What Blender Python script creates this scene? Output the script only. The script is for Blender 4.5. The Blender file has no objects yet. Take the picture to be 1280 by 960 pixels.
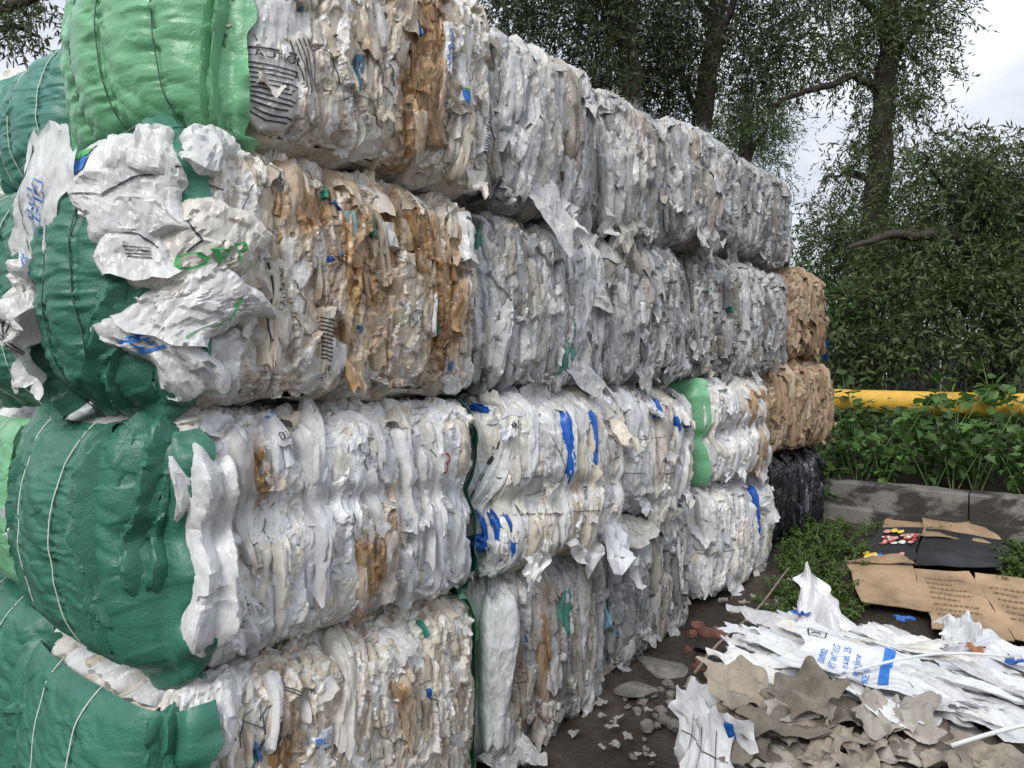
import bpy, math, random
import numpy as np
from mathutils import Vector, Matrix

random.seed(7)
R = math.radians
scene = bpy.context.scene
col = scene.collection

# ------------------------------------------------------------------ camera
CAM_Z, F, HX, HY = 1.62, 950.0, 640.0, 460.0
cd = bpy.data.cameras.new('camera'); cam = bpy.data.objects.new('camera', cd); col.objects.link(cam)
cam.location = (0, 0, CAM_Z); cam.rotation_euler = (R(90), 0, 0)
cd.sensor_width = 36.0; cd.lens = 36.0 * F / 1280.0; cd.shift_y = -20.0 / 1280.0
cd.clip_start = 0.05; cd.clip_end = 800
scene.camera = cam

# ------------------------------------------------------------------ sky, sun, exposure
SUN_EL, SUN_AZ = R(40), R(205)            # azimuth clockwise from +Y: behind and to the left of the camera
w = bpy.data.worlds.new('World'); scene.world = w; w.use_nodes = True
nt = w.node_tree; N = nt.nodes; L = nt.links; N.clear()
def wn(t, **k):
    n = N.new(t)
    for a, b in k.items(): setattr(n, a, b)
    return n
wout = wn('ShaderNodeOutputWorld'); wbg = wn('ShaderNodeBackground'); wbg.inputs[1].default_value = 0.1
sky = wn('ShaderNodeTexSky', sky_type='NISHITA'); sky.sun_disc = False
sky.sun_elevation = SUN_EL; sky.sun_rotation = SUN_AZ
tc = wn('ShaderNodeTexCoord'); mp = wn('ShaderNodeMapping'); mp.inputs['Scale'].default_value = (1.0, 1.0, 2.6)
mp.inputs['Rotation'].default_value = (0.0, 0.5, 0.3)
nz = wn('ShaderNodeTexNoise'); nz.inputs['Scale'].default_value = 3.2; nz.inputs['Detail'].default_value = 6; nz.inputs['Roughness'].default_value = .55
nz.inputs['Distortion'].default_value = .4
rp = wn('ShaderNodeValToRGB')
rp.color_ramp.elements[0].position = .36; rp.color_ramp.elements[0].color = (.50, .54, .61, 1)
rp.color_ramp.elements[1].position = .62; rp.color_ramp.elements[1].color = (.86, .88, .92, 1)
e = rp.color_ramp.elements.new(.48); e.color = (.66, .70, .77, 1)
sep = wn('ShaderNodeSeparateXYZ')
mr = wn('ShaderNodeMapRange'); mr.inputs['From Min'].default_value = 0; mr.inputs['From Max'].default_value = 1
mr.inputs['To Min'].default_value = 5.2; mr.inputs['To Max'].default_value = 12.0   # overcast sky: zenith about three times the horizon
mul = wn('ShaderNodeVectorMath', operation='SCALE')
mixc = wn('ShaderNodeMixRGB'); mixc.inputs[0].default_value = .93
L.new(tc.outputs['Generated'], mp.inputs['Vector']); L.new(mp.outputs[0], nz.inputs['Vector']); L.new(nz.outputs[0], rp.inputs[0])
L.new(tc.outputs['Generated'], sep.inputs[0]); L.new(sep.outputs['Z'], mr.inputs['Value'])
L.new(rp.outputs[0], mul.inputs[0]); L.new(mr.outputs[0], mul.inputs['Scale'])
L.new(sky.outputs[0], mixc.inputs[1]); L.new(mul.outputs[0], mixc.inputs[2])
L.new(mixc.outputs[0], wbg.inputs[0]); L.new(wbg.outputs[0], wout.inputs[0])

sd = bpy.data.lights.new('sun', 'SUN'); sd.energy = 1.5; sd.angle = R(25); sd.color = (1, .97, .92)
so = bpy.data.objects.new('sun', sd); col.objects.link(so)
sv = Vector((math.sin(SUN_AZ) * math.cos(SUN_EL), math.cos(SUN_AZ) * math.cos(SUN_EL), math.sin(SUN_EL)))
so.rotation_euler = sv.to_track_quat('Z', 'Y').to_euler()
vs = scene.view_settings; vs.view_transform = 'Standard'; vs.look = 'None'; vs.gamma = 1; vs.exposure = 0.82
scene.render.engine = 'CYCLES'; scene.cycles.use_denoising = True
scene.cycles.max_bounces = 6; scene.cycles.diffuse_bounces = 4; scene.cycles.transparent_max_bounces = 4

# ------------------------------------------------------------------ helpers
SU, CU = math.sin(R(41)), math.cos(R(41))
def wall(t, s, z=0.0):                       # along the bale wall, into it, up
    return Vector((-0.84 + SU * t - CU * s, 2.13 + CU * t + SU * s, z))
def at(px, py, d):                           # a point seen at a pixel of the photograph at depth d
    return Vector(((px - HX) / F * d, d, CAM_Z - (py - HY) / F * d))
def sstep(x): x = max(0., min(1., x)); return x * x * (3 - 2 * x)
def hash3(ix, iy, iz, seed):
    h = (ix.astype(np.int64) * 374761393 + iy.astype(np.int64) * 668265263 + iz.astype(np.int64) * 2147483647 + seed * 974634541) & 0xFFFFFFFF
    h = ((h ^ (h >> 13)) * 1274126177) & 0xFFFFFFFF
    h = ((h ^ (h >> 16)) * 2246822519) & 0xFFFFFFFF
    h ^= h >> 15
    return (h & 0xFFFFFF).astype(np.float64) / 0xFFFFFF
def vnoise(P, seed=0):                       # smooth value noise, -1 .. 1
    P = np.asarray(P, float); f = np.floor(P); u = P - f; u = u * u * u * (u * (u * 6 - 15) + 10)
    i = f.astype(np.int64); r = 0
    for dx in (0, 1):
        for dy in (0, 1):
            for dz in (0, 1):
                wgt = (u[:, 0] if dx else 1 - u[:, 0]) * (u[:, 1] if dy else 1 - u[:, 1]) * (u[:, 2] if dz else 1 - u[:, 2])
                r = r + wgt * hash3(i[:, 0] + dx, i[:, 1] + dy, i[:, 2] + dz, seed)
    return r * 2 - 1
def n3(P, sx, sy, sz, seed): return vnoise(P / np.array([sx, sy, sz]), seed)
def facets(P, sx, sy, sz, seed):
    """broken planes: for each point its cell's id values and the height of that cell's tilted plane"""
    q = P / np.array([sx, sy, sz]); f = np.floor(q); best = np.full(len(P), 9e9); hgt = np.zeros(len(P)); cid = np.zeros(len(P))
    for dx in (-1, 0, 1):
        for dy in (-1, 0, 1):
            for dz in (-1, 0, 1):
                i, j, k = f[:, 0] + dx, f[:, 1] + dy, f[:, 2] + dz
                a, b, c = hash3(i, j, k, seed), hash3(i, j, k, seed + 1), hash3(i, j, k, seed + 2)
                vx, vy, vz = q[:, 0] - i - a, q[:, 1] - j - b, q[:, 2] - k - c
                d = vx * vx + vy * vy + vz * vz; m = d < best
                h = (a * 7.3 % 1 - .5) * 2 * .55 + (b * 5.7 % 1 - .5) * 1.7 * vx + (c * 9.1 % 1 - .5) * 1.7 * vy + (a * 3.9 % 1 - .5) * .9 * vz
                best = np.where(m, d, best); hgt = np.where(m, h, hgt); cid = np.where(m, (a * 13.7 + b * 3.1) % 1, cid)
    return hgt, cid
def tri(x): return np.abs((x % 2.0) - 1.0) * 2 - 1

def grid_faces(nu, nv, base=0):
    i = np.arange(nu); j = np.arange(nv); I, J = np.meshgrid(i, j, indexing='ij')
    a = base + I * (nv + 1) + J
    return np.stack([a, a + (nv + 1), a + (nv + 2), a + 1], -1).reshape(-1, 4)
def mesh_np(name, V, Fq, mat, smooth=True, sharp=None, color=None):
    me = bpy.data.meshes.new(name); V = np.asarray(V, np.float32); Fq = np.asarray(Fq, np.int32)
    k = Fq.shape[1]
    me.vertices.add(len(V)); me.vertices.foreach_set('co', V.ravel())
    me.loops.add(Fq.size); me.loops.foreach_set('vertex_index', Fq.ravel())
    me.polygons.add(len(Fq)); me.polygons.foreach_set('loop_start', np.arange(0, Fq.size, k, dtype=np.int32))
    me.polygons.foreach_set('use_smooth', np.full(len(Fq), smooth, dtype=bool))
    me.update(calc_edges=True)
    if color is not None:
        at_ = me.color_attributes.new('Col', 'FLOAT_COLOR', 'POINT'); at_.data.foreach_set('color', np.asarray(color, np.float32).ravel())
    if sharp: me.set_sharp_from_angle(angle=R(sharp))
    if mat: me.materials.append(mat)
    return me
def mesh_py(name, V, Fs, mat, smooth=False, sharp=None):
    me = bpy.data.meshes.new(name); me.from_pydata([tuple(v) for v in V], [], Fs)
    me.polygons.foreach_set('use_smooth', [smooth] * len(me.polygons)); me.update()
    if sharp: me.set_sharp_from_angle(angle=R(sharp))
    if mat: me.materials.append(mat)
    return me
def obj(name, me, parent=None, loc=None, rot=None, scale=None, color=None):
    o = bpy.data.objects.new(name, me); col.objects.link(o)
    if parent: o.parent = parent
    if loc is not None: o.location = loc
    if rot is not None: o.rotation_euler = rot
    if scale is not None: o.scale = scale
    if color is not None: o.color = color
    return o
def empty(name, loc, rz=0.0):
    o = bpy.data.objects.new(name, None); col.objects.link(o); o.location = loc; o.rotation_euler = (0, 0, rz); o.empty_display_size = .1
    return o
def tag(o, label, cat, group=None):
    o['label'] = label; o['category'] = cat
    if group: o['group'] = group
    return o
def tube_geo(pts, radii, sides=6, base=0, cap=True):
    V, Fs = [], []; n = len(pts); pts = [Vector(p) for p in pts]
    ref = None
    for i, p in enumerate(pts):
        d = (pts[min(i + 1, n - 1)] - pts[max(i - 1, 0)])
        d = d.normalized() if d.length > 1e-9 else Vector((0, 0, 1))
        if ref is None: ref = d.orthogonal().normalized()
        a = (ref - d * ref.dot(d)); a = a.normalized() if a.length > 1e-6 else d.orthogonal().normalized(); ref = a
        b = d.cross(a); r = radii[i] if hasattr(radii, '__len__') else radii
        for k in range(sides):
            th = 2 * math.pi * k / sides
            V.append(p + (a * math.cos(th) + b * math.sin(th)) * r)
    for i in range(n - 1):
        for k in range(sides):
            k2 = (k + 1) % sides
            Fs.append((base + i * sides + k, base + i * sides + k2, base + (i + 1) * sides + k2, base + (i + 1) * sides + k))
    if cap:
        Fs.append(tuple(base + k for k in reversed(range(sides)))); Fs.append(tuple(base + (n - 1) * sides + k for k in range(sides)))
    return V, Fs

# ------------------------------------------------------------------ materials
def new_mat(name):
    m = bpy.data.materials.new(name); m.use_nodes = True; t = m.node_tree; t.nodes.clear()
    def n(ty, **k):
        x = t.nodes.new(ty)
        for a, b in k.items():
            if a == 'ins':
                for kk, vv in b.items(): x.inputs[kk].default_value = vv
            else: setattr(x, a, b)
        return x
    return m, n, t.links.new
def c4(c): return (c[0], c[1], c[2], 1)
def noise_node(n, l, vec, scale, detail=4, rough=.55, stretch=(1, 1, 1), dist=0.0):
    mpn = n('ShaderNodeMapping', ins={'Scale': stretch}); l(vec, mpn.inputs['Vector'])
    x = n('ShaderNodeTexNoise', ins={'Scale': scale, 'Detail': detail, 'Roughness': rough, 'Distortion': dist}); l(mpn.outputs[0], x.inputs['Vector'])
    return x
def ramp(n, l, fac, stops):
    r = n('ShaderNodeValToRGB'); el = r.color_ramp.elements
    el[0].position, el[0].color = stops[0][0], c4(stops[0][1]) if hasattr(stops[0][1], '__len__') else (stops[0][1],) * 3 + (1,)
    el[1].position, el[1].color = stops[-1][0], c4(stops[-1][1]) if hasattr(stops[-1][1], '__len__') else (stops[-1][1],) * 3 + (1,)
    for p, c in stops[1:-1]:
        e = el.new(p); e.color = c4(c) if hasattr(c, '__len__') else (c, c, c, 1)
    l(fac, r.inputs[0]); return r
def film_mat(name, source, rough=.27, trans=.24, streak=(1, 1, .18), bump=.42, transcol=None, dirt=.22):
    """plastic film and woven bag: the piece's own colour, vertical rust and dirt stains, fine crumple relief"""
    m, n, l = new_mat(name)
    geo = n('ShaderNodeNewGeometry')
    if source == 'object':
        oi = n('ShaderNodeObjectInfo'); base, alpha = oi.outputs['Color'], oi.outputs['Alpha']
    else:
        av = n('ShaderNodeAttribute', attribute_name='Col'); base, alpha = av.outputs['Color'], av.outputs['Alpha']
    pos = geo.outputs['Position']
    st = noise_node(n, l, pos, 9, 6, .65, streak, .6)
    st2 = noise_node(n, l, pos, 34, 4, .6, streak, .3)
    d = noise_node(n, l, pos, 15, 6, .7, (1, 1, .5), .5)
    # dirt
    dr = ramp(n, l, d.outputs[0], [(.30, (1 - dirt, 1 - dirt, 1 - dirt * .98)), (.62, (1, 1, 1))])
    m1 = n('ShaderNodeMixRGB', blend_type='MULTIPLY', ins={0: 1.0}); l(base, m1.inputs[1]); l(dr.outputs[0], m1.inputs[2])
    # rust stain strength = object's stain * patchy streaks
    add = n('ShaderNodeMath', operation='ADD'); l(st.outputs[0], add.inputs[0])
    sc = n('ShaderNodeMath', operation='MULTIPLY', ins={1: .30}); l(st2.outputs[0], sc.inputs[0]); l(sc.outputs[0], add.inputs[1])
    mx = n('ShaderNodeMath', operation='ADD'); l(add.outputs[0], mx.inputs[0])
    off = n('ShaderNodeMath', operation='MULTIPLY_ADD', ins={1: .75, 2: -1.02}); l(alpha, off.inputs[0]); l(off.outputs[0], mx.inputs[1])
    gain = n('ShaderNodeMath', operation='MULTIPLY', use_clamp=True, ins={1: 3.2}); l(mx.outputs[0], gain.inputs[0])
    scol = ramp(n, l, st2.outputs[0], [(.3, (.17, .075, .022)), (.48, (.44, .235, .080)), (.66, (.74, .50, .23))])
    lim = n('ShaderNodeMath', operation='MULTIPLY', ins={1: .95}); l(gain.outputs[0], lim.inputs[0])
    m2 = n('ShaderNodeMixRGB', blend_type='MULTIPLY'); l(lim.outputs[0], m2.inputs[0]); l(m1.outputs[0], m2.inputs[1])
    sc2 = n('ShaderNodeMixRGB', blend_type='MIX', ins={0: .06, 2: (1, .86, .62, 1)}); l(scol.outputs[0], sc2.inputs[1]); l(sc2.outputs[0], m2.inputs[2])
    # relief
    wn1 = noise_node(n, l, pos, 14, 3, .5, (1, 1, .6))
    wsub = n('ShaderNodeVectorMath', operation='MULTIPLY_ADD'); wsub.inputs[1].default_value = (.07, .07, .07); l(wn1.outputs['Color'], wsub.inputs[0]); l(pos, wsub.inputs[2])
    vm1 = n('ShaderNodeMapping', ins={'Scale': (1, 1, .42)}); l(wsub.outputs[0], vm1.inputs['Vector'])
    v1 = n('ShaderNodeTexVoronoi', ins={'Scale': 26.0}); l(vm1.outputs[0], v1.inputs['Vector'])
    v2 = n('ShaderNodeTexVoronoi', ins={'Scale': 70.0}); l(vm1.outputs[0], v2.inputs['Vector'])
    b2 = noise_node(n, l, pos, 120, 2, .5, (1, 1, .3), .3)
    h1 = n('ShaderNodeMath', operation='MULTIPLY_ADD', ins={1: .38}); l(v2.outputs['Distance'], h1.inputs[0]); l(v1.outputs['Distance'], h1.inputs[2])
    ab3 = n('ShaderNodeMath', operation='MULTIPLY_ADD', ins={1: .10}); l(b2.outputs[0], ab3.inputs[0]); l(h1.outputs[0], ab3.inputs[2])
    bp = n('ShaderNodeBump', ins={'Strength': bump, 'Distance': .014}); l(ab3.outputs[0], bp.inputs['Height'])
    p = n('ShaderNodeBsdfPrincipled', ins={'Roughness': rough, 'Specular IOR Level': .45}); l(m2.outputs[0], p.inputs['Base Color']); l(bp.outputs[0], p.inputs['Normal'])
    o = n('ShaderNodeOutputMaterial')
    if trans > 0:
        tr = n('ShaderNodeBsdfTranslucent'); l(m2.outputs[0], tr.inputs[0]); l(bp.outputs[0], tr.inputs['Normal'])
        ms = n('ShaderNodeMixShader', ins={0: trans}); l(p.outputs[0], ms.inputs[1]); l(tr.outputs[0], ms.inputs[2]); l(ms.outputs[0], o.inputs[0])
    else: l(p.outputs[0], o.inputs[0])
    return m
def plain_mat(name, color, rough=.6, var=.25, scale=20, stretch=(1, 1, 1), bump=.2, spec=.4, trans=0.0, bscale=60, coord='Position', dist=.01):
    m, n, l = new_mat(name)
    if coord == 'Position': pos = n('ShaderNodeNewGeometry').outputs['Position']
    else: pos = n('ShaderNodeTexCoord').outputs['Object']
    x = noise_node(n, l, pos, scale, 6, .65, stretch, .3)
    lo = tuple(c * (1 - var) for c in color); hi = tuple(min(1, c * (1 + var * .6)) for c in color)
    r = ramp(n, l, x.outputs[0], [(.3, lo), (.7, hi)])
    y = noise_node(n, l, pos, bscale, 4, .6, stretch)
    bp = n('ShaderNodeBump', ins={'Strength': bump, 'Distance': dist}); l(y.outputs[0], bp.inputs['Height'])
    p = n('ShaderNodeBsdfPrincipled', ins={'Roughness': rough, 'Specular IOR Level': spec}); l(r.outputs[0], p.inputs['Base Color']); l(bp.outputs[0], p.inputs['Normal'])
    o = n('ShaderNodeOutputMaterial')
    if trans > 0:
        tr = n('ShaderNodeBsdfTranslucent'); l(r.outputs[0], tr.inputs[0])
        ms = n('ShaderNodeMixShader', ins={0: trans}); l(p.outputs[0], ms.inputs[1]); l(tr.outputs[0], ms.inputs[2]); l(ms.outputs[0], o.inputs[0])
    else: l(p.outputs[0], o.inputs[0])
    return m
def tarp_mat(name, color, rough=.38, trans=.12):
    """thin woven tarpaulin: cross weave relief, faded patches"""
    m, n, l = new_mat(name)
    pos = n('ShaderNodeTexCoord').outputs['Object']
    a = noise_node(n, l, pos, 5, 5, .6, (1, 1, 1), .5)
    a2 = noise_node(n, l, pos, 120, 3, .6, (1, 1, .12)); a3 = noise_node(n, l, pos, 120, 3, .6, (.12, .12, 1))
    r = ramp(n, l, a.outputs[0], [(.28, tuple(c * .78 for c in color)), (.55, color), (.78, tuple(min(1, c * 1.18 + .012) for c in color))])
    wv = n('ShaderNodeMath', operation='ADD'); l(a2.outputs[0], wv.inputs[0]); l(a3.outputs[0], wv.inputs[1])
    wr = ramp(n, l, wv.outputs[0], [(.7, .86), (1.0, 1.0)])
    mm = n('ShaderNodeMixRGB', blend_type='MULTIPLY', ins={0: .8}); l(r.outputs[0], mm.inputs[1]); l(wr.outputs[0], mm.inputs[2])
    cr = noise_node(n, l, pos, 30, 5, .6, (1, .35, 1), 1.5)
    cb = n('ShaderNodeMath', operation='SUBTRACT', ins={1: .5}); l(cr.outputs[0], cb.inputs[0])
    cb2 = n('ShaderNodeMath', operation='ABSOLUTE'); l(cb.outputs[0], cb2.inputs[0])
    hb = n('ShaderNodeMath', operation='MULTIPLY_ADD', ins={1: .10}); l(wv.outputs[0], hb.inputs[0]); l(cb2.outputs[0], hb.inputs[2])
    bp = n('ShaderNodeBump', ins={'Strength': .38, 'Distance': .012}); l(hb.outputs[0], bp.inputs['Height'])
    p = n('ShaderNodeBsdfPrincipled', ins={'Roughness': rough, 'Specular IOR Level': .5}); l(mm.outputs[0], p.inputs['Base Color']); l(bp.outputs[0], p.inputs['Normal'])
    tr = n('ShaderNodeBsdfTranslucent'); l(mm.outputs[0], tr.inputs[0])
    ms = n('ShaderNodeMixShader', ins={0: trans}); l(p.outputs[0], ms.inputs[1]); l(tr.outputs[0], ms.inputs[2])
    o = n('ShaderNodeOutputMaterial'); l(ms.outputs[0], o.inputs[0])
    return m
def leaf_mat(name, c_dark, c_light, trans=.3, rough=.5):
    m, n, l = new_mat(name)
    g = n('ShaderNodeNewGeometry')
    r = ramp(n, l, g.outputs['Random Per Island'], [(0, c_dark), (.6, tuple((a + b) / 2 for a, b in zip(c_dark, c_light))), (1, c_light)])
    p = n('ShaderNodeBsdfPrincipled', ins={'Roughness': rough, 'Specular IOR Level': .35}); l(r.outputs[0], p.inputs['Base Color'])
    tr = n('ShaderNodeBsdfTranslucent'); l(r.outputs[0], tr.inputs[0])
    ms = n('ShaderNodeMixShader', ins={0: trans}); l(p.outputs[0], ms.inputs[1]); l(tr.outputs[0], ms.inputs[2])
    o = n('ShaderNodeOutputMaterial'); l(ms.outputs[0], o.inputs[0]); return m

M = {}
M['film'] = film_mat('woven_bag_film', 'object')
M['core'] = film_mat('pressed_bag_layers', 'attr', trans=.0, bump=.7, dirt=.30)
M['clear'] = film_mat('grey_shrink_film', 'object', rough=.27, trans=.15, bump=.6, dirt=.28)
M['flatfilm'] = film_mat('fresh_woven_bag', 'object', rough=.4, trans=.1, streak=(1, 1, 1), bump=.35, dirt=.16)
M['paper'] = film_mat('torn_kraft_paper', 'object', rough=.8, trans=.05, bump=.5, dirt=.3)
M['tarp_dark'] = tarp_mat('dark_green_tarpaulin', (.040, .172, .118))
M['tarp_teal'] = tarp_mat('teal_green_tarpaulin', (.065, .235, .18))
M['tarp_light'] = tarp_mat('light_green_tarpaulin', (.20, .50, .27), rough=.2, trans=.2)
M['twine'] = plain_mat('baling_twine', (.62, .66, .58), .6, .2)
M['twine_dark'] = plain_mat('dark_baling_twine', (.06, .13, .09), .6, .2)
M['wire'] = plain_mat('baling_wire', (.10, .10, .095), .5, .2)
M['strap_blue'] = plain_mat('blue_plastic_strip', (.012, .10, .42), .35, .3, trans=.05)
M['ink_black'] = plain_mat('black_print', (.035, .035, .04), .5, .2)
M['ink_blue'] = plain_mat('blue_print', (.02, .16, .52), .45, .25)
M['ink_green'] = plain_mat('green_print', (.06, .33, .10), .5, .2)
M['ink_red'] = plain_mat('red_print', (.42, .05, .04), .5, .2)
M['ink_yellow'] = plain_mat('yellow_print', (.75, .52, .08), .5, .2)
M['ink_brown'] = plain_mat('brown_print', (.19, .12, .07), .7, .3)
M['ink_pink'] = plain_mat('pink_print', (.62, .30, .26), .5, .4, scale=90)
M['card'] = plain_mat('corrugated_cardboard', (.33, .225, .135), .82, .5, 3.5, bump=.4)
M['card_black'] = plain_mat('black_printed_cardboard', (.022, .023, .026), .4, .4, 9, bump=.3)
M['card_old'] = plain_mat('weathered_cardboard', (.26, .225, .18), .85, .5, 9, bump=.5, bscale=40)
M['card_dark'] = plain_mat('damp_cardboard', (.15, .13, .105), .85, .4, 9, bump=.5, bscale=40)
M['card_grey'] = plain_mat('faded_cardboard', (.30, .275, .24), .85, .4, 9, bump=.5, bscale=40)
M['bark'] = plain_mat('willow_bark', (.055, .045, .034), .9, .5, 14, (1, 1, .25), 1.0, bscale=24, dist=.04)
M['stem'] = plain_mat('green_stem', (.10, .16, .05), .6, .3)
M['pipe'] = plain_mat('yellow_pipe_paint', (.56, .335, .045), .45, .22, 5, bump=.1)
M['stone'] = plain_mat('broken_stone', (.17, .16, .14), .85, .5, 12, bump=.8, bscale=30, dist=.03)
M['brick'] = plain_mat('broken_brick', (.14, .06, .045), .85, .5, 12, bump=.8, bscale=30, dist=.03)
M['wood'] = plain_mat('grey_stick', (.20, .165, .13), .8, .4, 20)
M['fence'] = plain_mat('grey_fence_sheet', (.10, .115, .115), .8, .3, 3)
M['leaf_willow'] = leaf_mat('willow_leaves', (.034, .050, .016), (.110, .140, .055))
M['leaf_dark'] = leaf_mat('dark_willow_leaves', (.022, .032, .012), (.072, .092, .038))
M['leaf_mid'] = leaf_mat('bush_leaves', (.028, .060, .014), (.085, .150, .042))
M['leaf_weed'] = leaf_mat('weed_leaves', (.035, .085, .018), (.115, .225, .05))
M['leaf_low'] = leaf_mat('low_weed_leaves', (.040, .075, .014), (.10, .165, .035))

def ground_mat():
    m, n, l = new_mat('wet_mud'); pos = n('ShaderNodeNewGeometry').outputs['Position']
    a = noise_node(n, l, pos, 1.6, 8, .62, dist=.6); b = noise_node(n, l, pos, 28, 6, .7); c = noise_node(n, l, pos, 9, 6, .6, (1, .35, 1))
    r = ramp(n, l, a.outputs[0], [(.32, (.020, .015, .011)), (.5, (.040, .030, .022)), (.68, (.075, .060, .046))])
    r2 = ramp(n, l, b.outputs[0], [(.3, .6), (.7, 1.25)])
    mm = n('ShaderNodeMixRGB', blend_type='MULTIPLY', ins={0: 1.0}); l(r.outputs[0], mm.inputs[1]); l(r2.outputs[0], mm.inputs[2])
    rr = ramp(n, l, a.outputs[0], [(.35, .38), (.6, .85)])
    ad = n('ShaderNodeMath', operation='MULTIPLY_ADD', ins={1: .6}); l(c.outputs[0], ad.inputs[0]); l(b.outputs[0], ad.inputs[2])
    bp = n('ShaderNodeBump', ins={'Strength': .8, 'Distance': .03}); l(ad.outputs[0], bp.inputs['Height'])
    p = n('ShaderNodeBsdfPrincipled', ins={'Specular IOR Level': .4}); l(mm.outputs[0], p.inputs['Base Color']); l(rr.outputs[0], p.inputs['Roughness']); l(bp.outputs[0], p.inputs['Normal'])
    o = n('ShaderNodeOutputMaterial'); l(p.outputs[0], o.inputs[0]); return m
def concrete_mat():
    m, n, l = new_mat('stained_concrete'); pos = n('ShaderNodeNewGeometry').outputs['Position']
    a = noise_node(n, l, pos, 7, 8, .65); b = noise_node(n, l, pos, 60, 5, .6); c = noise_node(n, l, pos, 1.9, 5, .6, (1, 1, 1.5), .8)
    r = ramp(n, l, a.outputs[0], [(.3, (.11, .105, .095)), (.7, (.215, .205, .185))])
    wet = ramp(n, l, c.outputs[0], [(.44, (.22, .20, .19)), (.50, (1, 1, 1))])
    mm = n('ShaderNodeMixRGB', blend_type='MULTIPLY', ins={0: 1.0}); l(r.outputs[0], mm.inputs[1]); l(wet.outputs[0], mm.inputs[2])
    bp = n('ShaderNodeBump', ins={'Strength': .5, 'Distance': .015}); l(b.outputs[0], bp.inputs['Height'])
    p = n('ShaderNodeBsdfPrincipled', ins={'Roughness': .85}); l(mm.outputs[0], p.inputs['Base Color']); l(bp.outputs[0], p.inputs['Normal'])
    o = n('ShaderNodeOutputMaterial'); l(p.outputs[0], o.inputs[0]); return m
M['mud'] = ground_mat(); M['concrete'] = concrete_mat()

# ------------------------------------------------------------------ ground
def ground_z(x, y): return .46 * sstep((y - 2.9) / 2.5)
def ground_at(px, py):
    d = 4.0
    for _ in range(60):
        x = (px - HX) / F * d
        d = .5 * d + .5 * (CAM_Z - ground_z(x, d)) * F / max(5.0, (py - HY))
    return Vector(((px - HX) / F * d, d, ground_z(0, d)))
xs = np.concatenate([np.linspace(-60, -6, 14)[:-1], np.linspace(-6, 8, 181), np.linspace(8, 60, 14)[1:]])
ys = np.concatenate([np.linspace(-40, -1, 10)[:-1], np.linspace(-1, 12, 171), np.linspace(12, 120, 16)[1:]])
X, Y = np.meshgrid(xs, ys, indexing='ij'); tt = np.clip((Y - 2.9) / 2.5, 0, 1)
P0 = np.stack([X.ravel(), Y.ravel(), np.zeros(X.size)], 1)
Z = (.46 * tt * tt * (3 - 2 * tt)).ravel() + .035 * n3(P0, .55, .55, 1, 3) + .014 * n3(P0, .17, .17, 1, 4)
V = P0.copy(); V[:, 2] = Z - .03
o = obj('ground', mesh_np('ground', V, grid_faces(len(xs) - 1, len(ys) - 1), M['mud'])); o['kind'] = 'structure'

# ------------------------------------------------------------------ shared bag pieces (meshes used by many parts)
rs = np.random.RandomState(11)
def flap_mesh(name, wd, ln, n, curl, mat, amp=.012, sharp=30):
    """a loose crumpled corner of a bag, held at its upper edge, hanging down -z and curling out to -y"""
    q = np.linspace(0, 1, n + 1)[:, None]; p = np.linspace(-.5, .5, n + 1)[None, :]
    kx = rs.uniform(-.4, .4); point = rs.uniform(0, .75)
    wq = wd * (1 - point * q) ; x = p * wq + kx * wd * q + 0 * p
    th = curl * q ** 1.4 + rs.uniform(.0, .35); dl = ln / n
    yy = -np.cumsum(np.sin(th) * dl, 0); zz = -np.cumsum(np.cos(th) * dl, 0)
    h = 0 * (p + q)
    for _ in range(6):
        a = rs.rand() * 6.28; f = rs.uniform(2.0, 6.5)
        h = h + rs.uniform(.25, 1) * amp * tri((np.cos(a) * p * wd + np.sin(a) * q * ln) * f / max(wd, ln) + rs.rand() * 4)
    h = h + amp * .25 * rs.randn(n + 1, n + 1)
    h = h * np.clip(q * 4, 0.2, 1)
    nx = np.cos(th); y = yy - h * nx; z = zz + h * np.sin(th) + rs.randn(n + 1, n + 1) * ln * .008
    z = z + (q ** 4) * ln * .16 * np.sin(p * 7 + rs.rand() * 6)
    Vv = np.stack([x + 0 * y, y, z], -1).reshape(-1, 3)
    return mesh_np(name, Vv, grid_faces(n, n), mat, True, sharp)
def fringe_mesh(name, mat, n=22, wd=.12, ln=.07):
    V, Fs = [], []
    for k in range(n):
        x = rs.uniform(-.5, .5) * wd; l_ = ln * rs.uniform(.4, 1.1); a = rs.uniform(-.9, .9); b = rs.uniform(-.9, .6); ww = rs.uniform(.0008, .0022)
        p = Vector((x, rs.uniform(-.02, .02), 0)); i = len(V); pts = [p]
        dv = Vector((math.sin(a), b, math.cos(a))).normalized()
        for s_ in range(3): p = p + dv * l_ / 3; dv = (dv + Vector((rs.uniform(-.4, .4), rs.uniform(-.4, .4), -.35))).normalized(); pts.append(p)
        for q_ in pts: V += [q_ + Vector((-ww, 0, 0)), q_ + Vector((ww, 0, 0))]
        for s_ in range(3): Fs.append((i + 2 * s_, i + 2 * s_ + 1, i + 2 * s_ + 3, i + 2 * s_ + 2))
    return mesh_py(name, V, Fs, mat, True)
LIB = {}
for key, mt in (('film', M['film']), ('clear', M['clear']), ('paper', M['paper'])):
    LIB['flap', key] = [flap_mesh('flap', rs.uniform(.08, .16), rs.uniform(.09, .17), 11, rs.uniform(.2, 1.7), mt) for _ in range(14)]
    LIB['fringe', key] = [fringe_mesh('fringe', mt) for _ in range(5)]

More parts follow.
